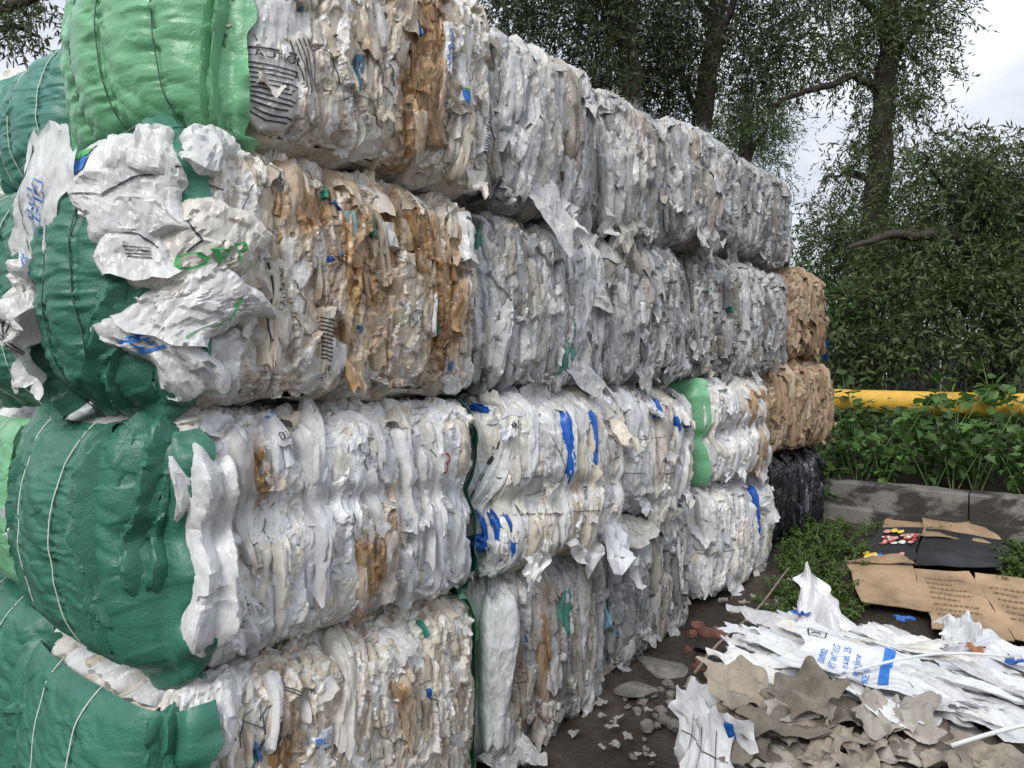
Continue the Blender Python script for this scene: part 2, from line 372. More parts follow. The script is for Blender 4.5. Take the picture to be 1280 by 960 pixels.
PAL = {
 'white': [((.80, .80, .79), 4), ((.75, .76, .78), 3), ((.79, .76, .70), 2.5), ((.66, .66, .66), 1.5), ((.72, .66, .55), 1)],
 'dirty': [((.76, .73, .67), 3), ((.66, .59, .48), 3), ((.80, .79, .77), 2.5), ((.55, .48, .38), 1.6), ((.70, .63, .52), 2)],
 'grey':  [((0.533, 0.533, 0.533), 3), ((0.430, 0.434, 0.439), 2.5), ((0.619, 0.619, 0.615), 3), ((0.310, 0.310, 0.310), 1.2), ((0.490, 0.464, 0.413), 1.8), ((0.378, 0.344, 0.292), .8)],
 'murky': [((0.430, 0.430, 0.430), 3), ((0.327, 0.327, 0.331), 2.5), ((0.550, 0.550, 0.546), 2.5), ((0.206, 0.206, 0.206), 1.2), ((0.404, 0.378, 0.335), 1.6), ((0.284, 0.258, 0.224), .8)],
 'brown': [((.36, .255, .16), 3), ((.45, .335, .22), 3), ((.26, .175, .105), 2), ((.50, .40, .28), 1.2)],
 'black': [((.022, .024, .028), 4), ((.05, .055, .065), 1.5), ((.012, .012, .014), 2), ((.14, .14, .15), .4)],
 'card':  [((.24, .205, .165), 3), ((.30, .255, .20), 2), ((.18, .15, .12), 2)],
}
ACC = [(.02, .12, .42), (.05, .28, .20), (.10, .20, .40), (.16, .13, .11)]
def pick(rng, style, acc=.02):
    if style in ('white', 'dirty', 'grey', 'murky') and rng.random() < acc: return rng.choice(ACC)
    cs, ws = zip(*PAL[style]); c = rng.choices(cs, ws)[0]; k = rng.uniform(.90, 1.06)
    return tuple(min(.86, x * k) for x in c)

# ------------------------------------------------------------------ bales
ROTW = R(49)
class Bale:
    def __init__(s, name, label, t0, t1, z0, z1, s0=0.0, D=.95, style='white', group=None, cat='bale', bulge=.055, r=.125, end_bulge=.10,
                 waist=None, stains=(), res=(170, 110), seed=1, key='film', pose=None, faces='frt', jag=1.0, tilt=0.0, grain=1.0, flat_ends=False):
        s.grain = grain; s.t0, s.z0 = t0, z0
        s.W, s.D, s.H = t1 - t0, D, z1 - z0; s.r, s.bf, s.be = r, bulge, end_bulge; s.style, s.key, s.waist, s.stains = style, key, waist, stains
        s.rng = random.Random(seed); s.seed = seed; s.jag = jag
        if pose is None: s.root = empty(name, wall(t0, s0, z0), ROTW + R(s.rng.uniform(-1, 1) * (1.0 if t0 < .2 else 2.6)))
        else: s.root = empty(name, pose[0], pose[1])
        s.root.rotation_euler[1] = R(tilt)
        tag(s.root, label, cat, group)
        s.flat_ends = flat_ends; s.core(res, faces)
    def shape(s, P):
        dims = np.array([s.W, s.D, s.H]); inner = np.clip(P, s.r, dims - s.r); n = P - inner
        n = n / np.maximum(np.linalg.norm(n, axis=1, keepdims=True), 1e-9); Q = inner + n * s.r
        f = np.clip(1 - (2 * P / dims - 1) ** 2, 0, 1) ** .7
        Q[:, 1] -= s.bf * f[:, 0] * f[:, 2] * np.clip(-n[:, 1], 0, 1)
        Q[:, 0] -= s.be * f[:, 1] * f[:, 2] * np.clip(-n[:, 0], 0, 1)
        Q[:, 0] += .03 * f[:, 1] * f[:, 2] * np.clip(n[:, 0], 0, 1)
        Q[:, 2] += .012 * f[:, 0] * f[:, 1] * np.clip(n[:, 2], 0, 1)
        if s.waist is not None:
            k = np.exp(-((P[:, 2] - s.waist - .04 * np.sin(P[:, 0] * 3)) / (.05 + .02 * np.sin(P[:, 0] * 7))) ** 2) * (.042 + .022 * np.sin(P[:, 0] * 5 + 1))
            Q[:, 1] += k * np.clip(-n[:, 1], 0, 1); Q[:, 0] -= .4 * k * np.clip(n[:, 0], 0, 1)
        return Q, n
    def stain_at(s, x, z):
        v = 0 * x
        for (sx, sz, rx, rz, k) in s.stains: v = np.maximum(v, k * np.exp(-((x - sx) / rx) ** 2 - ((z - sz) / rz) ** 2))
        return v
    def disp(s, Q, ids=False):
        wv = np.stack([.022 * n3(Q, .09, .09, .16, s.seed + 40), .022 * n3(Q, .09, .09, .16, s.seed + 41), .03 * n3(Q, .1, .1, .1, s.seed + 42)], 1); q = Q + wv
        k = s.grain
        h1, c1 = facets(q, .085 * k, .085 * k, .24 * k, s.seed); h2, c2 = facets(q + .4 * wv, .036 * k, .036 * k, .11 * k, s.seed + 5); h3, c3 = facets(q, .016 * k, .016 * k, .040 * k, s.seed + 9)
        d = .026 * h1 + .015 * h2 + .0065 * h3 + .016 * n3(Q, .2, .2, .2, s.seed + 3) - .010 * (1 - np.abs(n3(q, .05, .05, .5, s.seed + 4))) ** 3
        d = (d + .004) * s.jag
        return (d, c1, c2, c3) if ids else d
    def core(s, res, faces):
        Vs, Fs, ids, base = [], [], [], 0; nx, nz = res; ny = max(8, int(nx * s.D / s.W * .5))
        def face(fn, nu, nv, flip):
            nonlocal base
            a, b = np.meshgrid(np.linspace(0, 1, nu + 1), np.linspace(0, 1, nv + 1), indexing='ij'); P = fn(a.ravel(), b.ravel())
            Q, n = s.shape(P); dd, c1, c2, c3 = s.disp(Q, True); dd = np.where(n[:, 0] < -.6, np.minimum(dd, .004), dd); Q = Q + n * dd[:, None]; ids.append(np.stack([c1, c2, c3], 1))
            f = grid_faces(nu, nv, base); Fs.append(f[:, ::-1] if flip else f); Vs.append(Q); base += len(Q)
        W, D, H = s.W, s.D, s.H
        face(lambda a, b: np.stack([a * W, 0 * a, b * H], 1), nx, nz, False)
        face(lambda a, b: np.stack([a * W, a * 0 + D, b * H], 1), 8, 8, True)
        face(lambda a, b: np.stack([0 * a, a * D, b * H], 1), ny if 'l' in faces else 10, nz if 'l' in faces else 12, True)
        face(lambda a, b: np.stack([0 * a + W, a * D, b * H], 1), ny if 'r' in faces else 10, nz if 'r' in faces else 12, False)
        face(lambda a, b: np.stack([a * W, b * D, 0 * a + H], 1), nx if 't' in faces else 16, ny if 't' in faces else 10, False)
        face(lambda a, b: np.stack([a * W, b * D, 0 * a], 1), 16, 10, True)
        V = np.concatenate(Vs); Fq = np.concatenate(Fs)
        pal = np.array([c for c, w_ in PAL[s.style] for _ in range(int(w_ * 2))])
        I = np.concatenate(ids); pick_ = (I[:, 0] * 3.3 + I[:, 1] * 1.7) % 1
        idx = (np.where(I[:, 2] > .8, I[:, 2] * 7 % 1, pick_) * len(pal)).astype(int).clip(0, len(pal) - 1)
        C = np.ones((len(V), 4)); C[:, :3] = pal[idx] * (.86 + .18 * (I[:, 1] * 5.1 % 1))[:, None]
        C[:, 3] = s.stain_at(V[:, 0], V[:, 2])
        obj('pressed_core', mesh_np('pressed_core', V, Fq, M['core'], True, None, C), s.root)
    def put(s, kind, x, z, face='f', roll=None, scale=None, off=0.0, color=None, name=None, key=None, mesh=None, lean=0.0, y=None):
        rng = s.rng; key = key or s.key
        if face == 'f': P = np.array([[x, 0, z]])
        elif face == 'l': P = np.array([[0, x, z]])
        elif face == 'r': P = np.array([[s.W, x, z]])
        else: P = np.array([[x, y if y is not None else z, s.H]])
        Q, n = s.shape(P); p = Vector(Q[0]); nn = Vector(n[0]); p += nn * off
        yaw = math.atan2(nn.x, -nn.y) if abs(nn.z) < .95 else 0.0
        pitch = -math.asin(max(-.9, min(.9, nn.z))) if face != 't' else lean
        if face == 't': pitch = -R(90) + lean
        if roll is None: roll = rng.gauss(0, .10)
        if scale is None: scale = (rng.uniform(.8, 1.3), rng.uniform(.8, 1.25), rng.uniform(.75, 1.25))
        me = mesh or rng.choice(LIB[kind, key])
        c = color or pick(rng, s.style); st = float(s.stain_at(np.array([p.x]), np.array([p.z]))[0])
        o = obj(name or {'fold': 'folded_bag', 'drape': 'bag', 'flap': 'bag_flap', 'fringe': 'frayed_fringe'}[kind], me, s.root)
        o.matrix_local = Matrix.Translation(p) @ Matrix.Rotation(yaw, 4, 'Z') @ Matrix.Rotation(pitch + lean * (face != 't'), 4, 'X') @ Matrix.Rotation(roll, 4, 'Y') @ Matrix.Diagonal((scale[0] * rng.choice((-1, 1)), scale[1], scale[2], 1))
        o.color = (*c, min(1, st * rng.uniform(.75, 1.15)))
        return o
    def fsurf(s, a, b, out, face='f'):
        """points on the front (or right end) of the bale; past its edges they bend over onto the next side"""
        if face == 'f':
            x = np.clip(a, 0, s.W); z = np.clip(b, 0, s.H); ex = np.maximum(0, np.maximum(np.maximum(-a, a - s.W), np.maximum(-b, b - s.H))); P = np.stack([x, np.minimum(ex, s.D), z], 1)
        elif face == 'l':
            y = np.clip(a, 0, s.D); z = np.clip(b, 0, s.H); ex = np.maximum(0, np.maximum(np.maximum(-a, a - s.D), np.maximum(-b, b - s.H))); P = np.stack([np.minimum(ex, s.W), y, z], 1)
        else:
            y = np.clip(a, 0, s.D); z = np.clip(b, 0, s.H); ex = np.maximum(0, np.maximum(np.maximum(-a, a - s.D), np.maximum(-b, b - s.H))); P = np.stack([np.clip(s.W - ex, 0, s.W), y, z], 1)
        Q, n = s.shape(P); return Q + n * out[:, None]
    def pressed(s, kind, x, z, wd, ln, depth, tilt=0.0, free=False, color=None, face='f', name=None, key=None, gather=0.0, stain=None, crump=1.0, res=None, base=0.0, lift=0.0, tuck=.022, pleat=0.0, shade=42):
        """one bag lying in the pressed face, following the bale's roundness"""
        rng = s.rng; sd = rng.randrange(1 << 20); r_ = np.random.RandomState(sd)
        m = res[0] if res else max(6, int(wd / .0075)); n = res[1] if res else max(10, int(ln / .016))
        V_, C_ = np.meshgrid(np.linspace(0, 1, n + 1), np.linspace(-1, 1, m + 1), indexing='ij'); v, c = V_.ravel(), C_.ravel(); ph = r_.rand(6) * 6
        halfw = .5 * wd * (1 - gather * (1 - v) ** 1.6) * (1 + .20 * np.sin(v * 4.5 + ph[0]) + .10 * np.sin(v * 11 + ph[1]))
        cx = wd * .18 * np.sin(v * 2.6 + ph[2]); jag_ = .05 * ln * np.sin(c * 2.2 + ph[3]) + .03 * ln * tri(c * 2.4 + ph[4])
        u = cx + c * halfw; q = (v - .5) * ln + jag_ * (2 * v - 1) ** 3
        ct, sn = math.cos(tilt), math.sin(tilt); a = x + u * ct - q * sn; b = z + u * sn + q * ct
        L_ = np.stack([u + x * 3, 0 * u + sd % 97, q + z], 1); wv = .018 * n3(L_, .06, 1, .12, sd % 1000)
        g1, _ = facets(np.stack([u + wv, 0 * u, q], 1), max(.018, wd * .30), 1, max(.05, ln * .20), sd % 991); g2, _ = facets(np.stack([u + wv, 0 * u, q + .5 * wv], 1), .016, 1, .045, sd % 983)
        out = depth * (.75 + .28 * np.sin(v * 3.5 + ph[5])) * (1 - np.abs(c) ** 3) + crump * (depth * .38 * g1 + .0058 * g2) + depth * .5 * np.abs(n3(L_, wd * .33, 1, ln * .8, sd % 977)) * (1 - np.abs(c) ** 4)
        lo, hi = np.clip(1 - v / .09, 0, 1) ** 2, np.clip((v - .91) / .09, 0, 1) ** 2
        out = out - (depth + tuck) * (np.abs(c) ** 7 + hi + (0 if free else 1) * lo) + (depth * .6 * np.clip(1 - v / .25, 0, 1) if free else 0)
        out = out + base + lift * (1 - v) ** 2.2 + pleat * tri(c * 2.4 + .8 * np.sin(v * 3 + ph[1]) + ph[0]) * (1 - np.abs(c) ** 6)
        G = s.fsurf(a, b, out, face); me = mesh_np('bag', G, grid_faces(n, m)[:, ::-1], M[key or s.key], True, shade)
        o = obj(name or 'bag', me, s.root); cc = color or pick(rng, s.style, 0)
        st = float(s.stain_at(np.array([x]), np.array([z]))[0]) if stain is None else stain
        o.color = (*cc[:3], min(1, st * rng.uniform(.8, 1.15))); s.last = (G.reshape(n + 1, m + 1, 3), face); return o
    def dress(s, folds, drapes, flaps, fringe=0, size=1.0, acc=.02, toplip=4, face='f', threads=0, droop=0, sheets=0):
        rng = s.rng; W, H = (s.W if face == 'f' else s.D * .7), s.H
        def strat(n):
            if n < 1: return []
            nx = max(1, round(math.sqrt(n * W / H))); nz = max(1, math.ceil(n / nx)); pts = []
            for i in range(nx):
                for j in range(nz): pts.append(((i + rng.random()) / nx * W, (j + rng.random()) / nz * H))
            rng.shuffle(pts); return pts[:n]
        for x, z in strat(drapes):
            ln = size * rng.uniform(.24, .48); s.pressed('drape', x, z, size * rng.uniform(.055, .11), ln, rng.uniform(.016, .032), rng.gauss(0, .10), rng.random() < .25, face=face, gather=rng.choice((0, .3, .6)))
        for x, z in strat(folds):
            big = rng.random() < .25
            s.pressed('fold', x, z, size * (rng.uniform(.05, .085) if big else rng.uniform(.02, .045)), size * rng.uniform(.08, .24), rng.uniform(.006, .013), rng.gauss(0, .22 if big else .10), rng.random() < .2, face=face, name='folded_bag')
        for x, z in strat(sheets):
            s.pressed('sheet', x, z, rng.uniform(.07, .16), rng.uniform(.10, .26), .009, rng.gauss(0, .3), rng.random() < .4, face=face, base=.004, tuck=.02, pleat=rng.choice((0, .005)), crump=1.2, shade=27)
        for k in range(int(acc * 300)):
            s.pressed('scrap', rng.random() * W, rng.uniform(.06, H - .06), rng.uniform(.012, .03), rng.uniform(.03, .07), .008, rng.gauss(0, .5), color=rng.choice(ACC), face=face, name='coloured_scrap', stain=0)
        for x, z in strat(flaps):
            k = size * rng.uniform(.45, .95)
            s.put('flap', x, min(H - .06, max(.10, z)), face=face, roll=rng.uniform(-.7, .7), scale=(k, k * .8, k), off=rng.uniform(-.006, .004), color=pick(rng, s.style, 0))
        for i in range(toplip):        # bags bent over the upper edge
            x = (i + rng.random()) / toplip * W
            s.pressed('lip', x, H - rng.uniform(-.02, .06), size * rng.uniform(.06, .13), size * rng.uniform(.12, .2), .018, rng.gauss(0, .4), True, face=face, name='bent_bag')
        for i in range(droop):
            k = size * rng.uniform(.9, 1.6); s.put('flap', rng.uniform(.03, W - .03), rng.uniform(.05, .16), face=face, roll=rng.uniform(-.5, .5), scale=(k, k * .7, k), off=.004, color=pick(rng, s.style, 0))
        for i in range(threads):  # thin dark tubes drawn on for black print and the shade in creases
            x, z, a = rng.uniform(.08, W - .08), rng.uniform(.1, H - .1), rng.choice((rng.gauss(1.57, .3), rng.uniform(0, 3.1))); pp = [(x, z)]
            for _ in range(rng.randint(1, 3)): l_ = rng.uniform(.025, .09); pp.append((pp[-1][0] + l_ * math.cos(a), pp[-1][1] + l_ * math.sin(a))); a += rng.choice((-1, 1)) * rng.uniform(.4, 1.4)
            aa = np.concatenate([np.linspace(p[0], q[0], 5) for p, q in zip(pp[:-1], pp[1:])]); bb = np.concatenate([np.linspace(p[1], q[1], 5) for p, q in zip(pp[:-1], pp[1:])])
            T = s.fsurf(aa, bb, 0 * aa, face); T = s.fsurf(aa, bb, s.disp(T) + .007, face); keep = [0] + [i_ for i_ in range(1, len(T)) if np.linalg.norm(T[i_] - T[i_ - 1]) > 1e-4]
            V_, F_ = tube_geo([Vector(T[i_]) for i_ in keep], rng.uniform(.0012, .0026), 4); obj('seam_thread', mesh_py('seam_thread', V_, F_, M['wire'], True), s.root)
        for i in range(fringe):
            s.put('fringe', rng.random() * W, H - .02, off=.0, roll=rng.uniform(-.5, .5), scale=(1, 1, 1), lean=.2)
    def wrap(s, side='l', mat='tarp_dark', strings=(.2, .45, .7), over=(.10, .16, .12, .16), groove=.03, twine='twine', wr=.008, nu=130, nv=150, tw_show=None, bag=.0, lift=0.0):
        """green sheet over the end of the bale: bulging between the strings, pulled into wrinkles beside them. over = how far it laps on (front, back, top, bottom)"""
        D, H, W = s.D, s.H, s.W; fr, bk, tp, bt = over
        def surf(a, b, off):
            yy = np.clip(a, 0, D); zz = np.clip(b, 0, H); ex = np.maximum(np.maximum(-a, a - D), np.maximum(-b, b - H)); ex = np.maximum(ex, 0)
            x = ex if side == 'l' else W - ex
            Q, n = s.shape(np.stack([x, yy, zz], 1))
            mid = np.clip(np.minimum(np.minimum(a + .02, D + .02 - a), np.minimum(b + .02, H + .02 - b)) / .12, 0, 1)
            bounds = [-.08] + [q * D for q in strings] + [D + .08]; pil = 0 * a; near = 0 * a + 9
            for i in range(len(bounds) - 1):
                g0, g1 = bounds[i], bounds[i + 1]; u = np.clip((a - g0) / (g1 - g0), 0, 1); ins = (a >= g0) & (a < g1)
                pil = np.where(ins, np.sin(np.pi * u) ** .42, pil)
            for q in strings: near = np.minimum(near, np.abs(a - q * D + .008 * np.sin(b * 5 + q * 9)))
            A = np.stack([0 * a, a, b], 1)
            wr_ = np.exp(-near / .045) * np.abs(n3(A, 1, .16, .017, s.seed + 70)) * wr * 1.9 + np.exp(-near / .12) * np.abs(n3(A, 1, .10, .045, s.seed + 71)) * wr * 1.3
            diag = np.abs(n3(np.stack([0 * a, a + b * .5, b - .6 * a], 1), 1, .30, .055, s.seed + 72)) * wr * .9
            big = .006 * n3(A, 1, .22, .25, s.seed + 73)
            fa, _ = facets(np.stack([0 * a, a + .15 * b, b + .2 * n3(A, 1, .2, .2, s.seed + 76) * .2], 1), 1, .17, .050, s.seed + 77); fb, _ = facets(A, 1, .075, .022, s.seed + 79); big = big + .0065 * fa + .0032 * fb * np.exp(-near / .10)
            sag = bag * np.exp(-((b - .35 * H) / (.3 * H)) ** 2)
            d = .034 + lift + groove * (pil - .55) * mid + (wr_ + diag + big) * (.35 + .65 * mid) + sag * mid + off
            edge = np.clip(ex / .05, 0, 1)
            d = d + edge * (.012 if side == 'r' else .020) * (n3(A, 1, .06, .06, s.seed + 74) + .8)
            return Q + n * d[:, None]
        a1 = np.linspace(-fr, D + bk, nu + 1); b1 = np.linspace(-bt, H + tp, nv + 1); a, b = np.meshgrid(a1, b1, indexing='ij')
        jx = .018 * n3(np.stack([0 * a.ravel(), 0 * a.ravel(), b.ravel()], 1), 1, 1, .07, s.seed + 75) * (np.abs(a.ravel() - D / 2) > D / 2)
        Q = surf(a.ravel() + jx, b.ravel(), 0)
        f = grid_faces(nu, nv)
        obj('green_wrap', mesh_np('green_wrap', Q, f[:, ::-1] if side == 'l' else f, M[mat]), s.root)
        for i, q in enumerate(strings):
            bb = np.linspace(-bt * .6, H + tp * .8, 40); aa = q * D - .008 * np.sin(bb * 5 + q * 9)
            T = surf(aa, bb, .008)
            for _ in range(3): T[1:-1] = (T[:-2] + T[1:-1] * 2 + T[2:]) / 4
            V_, F_ = tube_geo([Vector(t) for t in T], .0021, 5)
            obj('twine', mesh_py('twine', V_, F_, M[twine], True), s.root)
    def wires(s, levels, mat='wire'):
        for z in levels:
            xs_ = np.linspace(0, s.W, 36); P = np.stack([xs_, 0 * xs_, z + .02 * np.sin(xs_ * 4 + z * 9)], 1); Q, n = s.shape(P)
            T = Q + n * (np.maximum(s.disp(Q), 0) + .012)[:, None]
            V_, F_ = tube_geo([Vector(t) for t in T], .0022, 5); obj('baling_wire', mesh_py('baling_wire', V_, F_, M[mat], True), s.root)

def text_geo(txt, size):
    cu = bpy.data.curves.new('txt', 'FONT'); cu.body = txt; cu.size = size; cu.align_x = 'LEFT'; cu.resolution_u = 2
    to = bpy.data.objects.new('txt', cu); col.objects.link(to)
    dg = bpy.context.evaluated_depsgraph_get(); me = to.evaluated_get(dg).to_mesh()
    V = np.array([tuple(v.co) for v in me.vertices]) if len(me.vertices) else np.zeros((0, 3)); Fs = [tuple(p.vertices) for p in me.polygons]
    to.evaluated_get(dg).to_mesh_clear(); bpy.data.objects.remove(to); bpy.data.curves.remove(cu)
    return V, Fs
class Sheet:
    """a bag sheet with its own folds: p across 0..w, q along 0..h (up); print is laid on it 2 mm proud"""
    def __init__(s, w_, h_, seed, amp=.012, nu=24, nv=24, pleat=0.0, bend=0.0, taper=0.0, skew=0.0, ncrease=6, ragged=.0, roll=0.0):
        s.w, s.h, s.r = w_, h_, np.random.RandomState(seed); s.amp, s.nu, s.nv, s.pleat, s.bend, s.taper, s.skew, s.ragged, s.roll = amp, nu, nv, pleat, bend, taper, skew, ragged, roll
        s.cr = [(s.r.rand() * 6.28, s.r.uniform(1.2, 5), s.r.rand() * 4, s.r.uniform(.3, 1)) for _ in range(ncrease)]; s.ph = s.r.rand(4) * 6
    def fn(s, p, q, off=0.0):
        u, v = p / s.w, q / s.h; m_ = max(s.w, s.h); h = 0 * p
        for a, f, ph, k in s.cr: h = h + k * s.amp * tri((np.cos(a) * p + np.sin(a) * q) * f / m_ + ph)
        h = h + s.amp * .8 * np.sin(u * 4 + s.ph[0]) * np.sin(v * 3 + s.ph[1])
        g1, _ = facets(np.stack([p, q, 0 * p], 1), max(.03, s.w * .24), max(.03, s.h * .22), 1, int(s.ph[0] * 50)); g2, _ = facets(np.stack([p, q, 0 * p], 1), .028, .04, 1, int(s.ph[1] * 50)); h = h + s.amp * .55 * g1 + min(.006, s.amp * .35) * g2
        if s.pleat: h = h + s.pleat * tri(u * 5 + .5 * np.sin(v * 4 + s.ph[2]) + s.ph[3]) * (1 - .5 * v)
        x = (u - .5) * s.w * (1 - s.taper * v) + s.skew * v * s.w
        y = -h - off - s.bend * (1 - v) ** 2 * s.h - s.roll * (2 * u - 1) ** 2 * -1
        ed = (np.abs(2 * u - 1) ** 6); x = x + ed * np.sign(u - .5) * s.w * (.07 * np.sin(v * 9 + s.ph[2]) + .05 * tri(v * 6 + s.ph[0])); q = q + (np.abs(2 * v - 1) ** 6) * np.sign(v - .5) * s.h * (.06 * np.sin(u * 8 + s.ph[1]) + .04 * tri(u * 5 + s.ph[3]))
        return np.stack([x, y, q + s.ragged * (1 - v) ** 4 * np.sin(u * 9 + s.ph[0])], -1)
    def build(s, name, mat, parent, color, M4, sharp=35):
        P, Q = np.meshgrid(np.linspace(0, s.w, s.nu + 1), np.linspace(0, s.h, s.nv + 1), indexing='ij')
        V = s.fn(P.ravel(), Q.ravel()) + s.r.randn(P.size, 3) * .0006
        o = obj(name, mesh_np(name, V, grid_faces(s.nu, s.nv), mat, True, sharp), parent)
        o.matrix_local = M4; o.color = (*color, 0.0) if len(color) == 3 else color; s.o = o; return o
    def text(s, txt, p, q, size, mat, rot=0.0, name='printed_text'):
        V, Fs = text_geo(txt, size)
        if not len(V): return
        c, sn = math.cos(rot), math.sin(rot); pp = p + V[:, 0] * c - V[:, 1] * sn; qq = q + V[:, 0] * sn + V[:, 1] * c
        W_ = s.fn(np.clip(pp, 0, s.w), np.clip(qq, 0, s.h), .0035 if type(s) is Sheet else .0075)
        return obj(name, mesh_py(name, W_, Fs, M[mat]), s.o)
    def bar(s, p0, q0, p1, q1, mat, name='printed_bar', n=14):
        P, Q = np.meshgrid(np.linspace(p0, p1, n + 1), np.linspace(q0, q1, n + 1), indexing='ij')
        return obj(name, mesh_np(name, s.fn(P.ravel(), Q.ravel(), .0028), grid_faces(n, n), M[mat]), s.o)
    def line(s, pts, wd, mat, name='printed_line'):
        V, Fs = [], []
        dense = []
        for (a, b) in zip(pts[:-1], pts[1:]):
            for k in range(8): dense.append((a[0] + (b[0] - a[0]) * k / 8, a[1] + (b[1] - a[1]) * k / 8, b[0] - a[0], b[1] - a[1]))
        dense.append((pts[-1][0], pts[-1][1], pts[-1][0] - pts[-2][0], pts[-1][1] - pts[-2][1]))
        A = []
        for (x, y, dx, dy) in dense:
            l_ = math.hypot(dx, dy) or 1; A += [(x - dy / l_ * wd / 2, y + dx / l_ * wd / 2), (x + dy / l_ * wd / 2, y - dx / l_ * wd / 2)]
        A = np.array(A); V = s.fn(np.clip(A[:, 0], 0, s.w), np.clip(A[:, 1], 0, s.h), .003)
        return obj(name, mesh_py(name, V, [(2 * i, 2 * i + 1, 2 * i + 3, 2 * i + 2) for i in range(len(dense) - 1)], M[mat]), s.o)
def place(p, yaw=0.0, pitch=0.0, roll=0.0, s=1.0):
    return Matrix.Translation(p) @ Matrix.Rotation(yaw, 4, 'Z') @ Matrix.Rotation(pitch, 4, 'X') @ Matrix.Rotation(roll, 4, 'Y') @ Matrix.Scale(s, 4)
def front(b, x, z, off=.03, yaw=0.0, pitch=0.0, roll=0.0):
    Q, n = b.shape(np.array([[x, 0, z]])); p = Vector(Q[0]) + Vector(n[0]) * off
    return place(p, math.atan2(n[0][0], -n[0][1]) + yaw, pitch, roll)

GW = 'white plastic bales in the wall'
BIG = (260, 160)
# --- nearest column
t4 = Bale('plastic_bale', 'stained white bale with glossy light green wrapped end on top of the stack', .05, 1.17, 2.285, 3.06, style='dirty', D=.98, bulge=.05, end_bulge=.17, res=BIG, seed=3,
          stains=[(.72, .45, .11, .5, 1.2), (.64, .2, .11, .3, 1.1), (.45, .5, .25, .5, .55), (.25, .2, .1, .15, .6)], group=GW)
t4.wrap('l', 'tarp_light', (.16, .42, .66, .90), over=(.06, .05, .14, .10), groove=.045, twine='twine_dark', wr=.009)
t4.dress(70, 7, 8, size=.9, acc=.05, toplip=5, threads=26, sheets=12)
t3 = Bale('plastic_bale', 'heavily rust stained bale with dark green wrapped end, third bale up its stack', -.16, 1.10, 1.51, 2.27, style='dirty', D=.56, bulge=.06, end_bulge=.13, res=BIG, seed=5,
          stains=[(.66, .40, .30, .50, .92), (1.05, .35, .20, .45, .95), (.85, .60, .25, .2, 1.0), (.45, .60, .25, .14, .9), (.32, .3, .2, .35, .55)], group=GW)
t3.wrap('l', 'tarp_dark', (.24, .5, .74), over=(.12, .16, .10, .10), groove=.034, twine='twine_dark')
t3.dress(80, 6, 10, size=.9, acc=.05, toplip=6, threads=34, sheets=12)
t2 = Bale('plastic_bale', 'white bale with pinched waist and dark green tied end, second bale up its stack', -.13, 1.07, .765, 1.495, style='white', D=.95, bulge=.055, end_bulge=.13, res=BIG, seed=8, waist=.40,
          stains=[(.27, .55, .07, .16, 1.0), (.66, .18, .10, .22, .95), (.72, .35, .08, .1, .7), (.45, .3, .1, .2, .4)], group=GW, grain=1.25)
t2.wrap('l', 'tarp_dark', (.36, .74), over=(.10, .12, -.045, .10), groove=.03)
t2.dress(36, 30, 6, size=1.0, acc=.0, toplip=5, threads=8, sheets=6)
t2.wrap('r', 'tarp_dark', (.3, .7), over=(.055, .1, .06, .10), groove=.02, nu=40, nv=60)
t1 = Bale('plastic_bale', 'bottom bale of grey and brown streaked bags with dark green tied end', -.12, 1.08, -.02, .75, style='dirty', D=.95, bulge=.05, end_bulge=.12, res=BIG, seed=12,
          stains=[(.32, .35, .10, .5, .95), (.22, .12, .08, .3, .9), (.80, .4, .06, .4, .7), (.55, .2, .1, .3, .55)], group=GW)
t1.wrap('l', 'tarp_dark', (.32, .62), over=(.10, .14, -.06, .05), groove=.028)
t1.dress(80, 8, 5, size=.9, acc=.05, toplip=4, threads=24, sheets=10)
t1.wrap('r', 'tarp_light', (.4,), over=(.02, .1, .09, .02), groove=.02, nu=30, nv=40)
# --- second column
b42 = Bale('plastic_bale', 'pale grey film bale beside the light green wrapped top bale', 1.17, 1.97, 2.27, 3.01, style='grey', D=.9, bulge=.05, seed=15, key='clear', stains=[(.45, .35, .12, .4, .75), (.7, .3, .1, .3, .5)], group=GW, grain=1.5, s0=0.02, tilt=-1.0, jag=1.35)
b42.dress(16, 26, 6, fringe=4, size=1.35, acc=.01, droop=3, toplip=6, sheets=8)
b32 = Bale('plastic_bale', 'loose grey film bale with a torn green net strip hanging down', 1.12, 1.96, 1.52, 2.25, style='grey', D=.9, bulge=.045, seed=18, key='clear', stains=[(.6, .4, .1, .3, .5)], group=GW, grain=1.5, s0=0.03, tilt=1.0, jag=1.35)
b32.dress(16, 28, 8, size=1.3, acc=.03, droop=3, toplip=6, sheets=8)
b22 = Bale('plastic_bale', 'white bale with bright blue strips and tied waist beside a dark green sheet edge', 1.13, 2.03, .80, 1.50, style='white', D=.9, bulge=.06, seed=21, waist=.27, key='film', stains=[(.5, .2, .15, .2, .6), (.75, .4, .15, .2, .35)], group=GW, grain=1.4, s0=-0.03, jag=1.25)
b22.dress(10, 24, 6, size=1.35, acc=.02, droop=3, toplip=6, sheets=8)
b12 = Bale('plastic_bale', 'bottom grey bale with smooth white roll and green and blue strips', 1.13, 2.0, .0, .79, style='grey', D=.9, bulge=.04, seed=24, key='clear', stains=[(.35, .4, .12, .4, .85), (.65, .6, .1, .3, .8)], group=GW, grain=1.5, s0=0.02, tilt=0.8, jag=1.35)
b12.dress(14, 26, 7, size=1.35, acc=.04, droop=3, toplip=6, sheets=8)
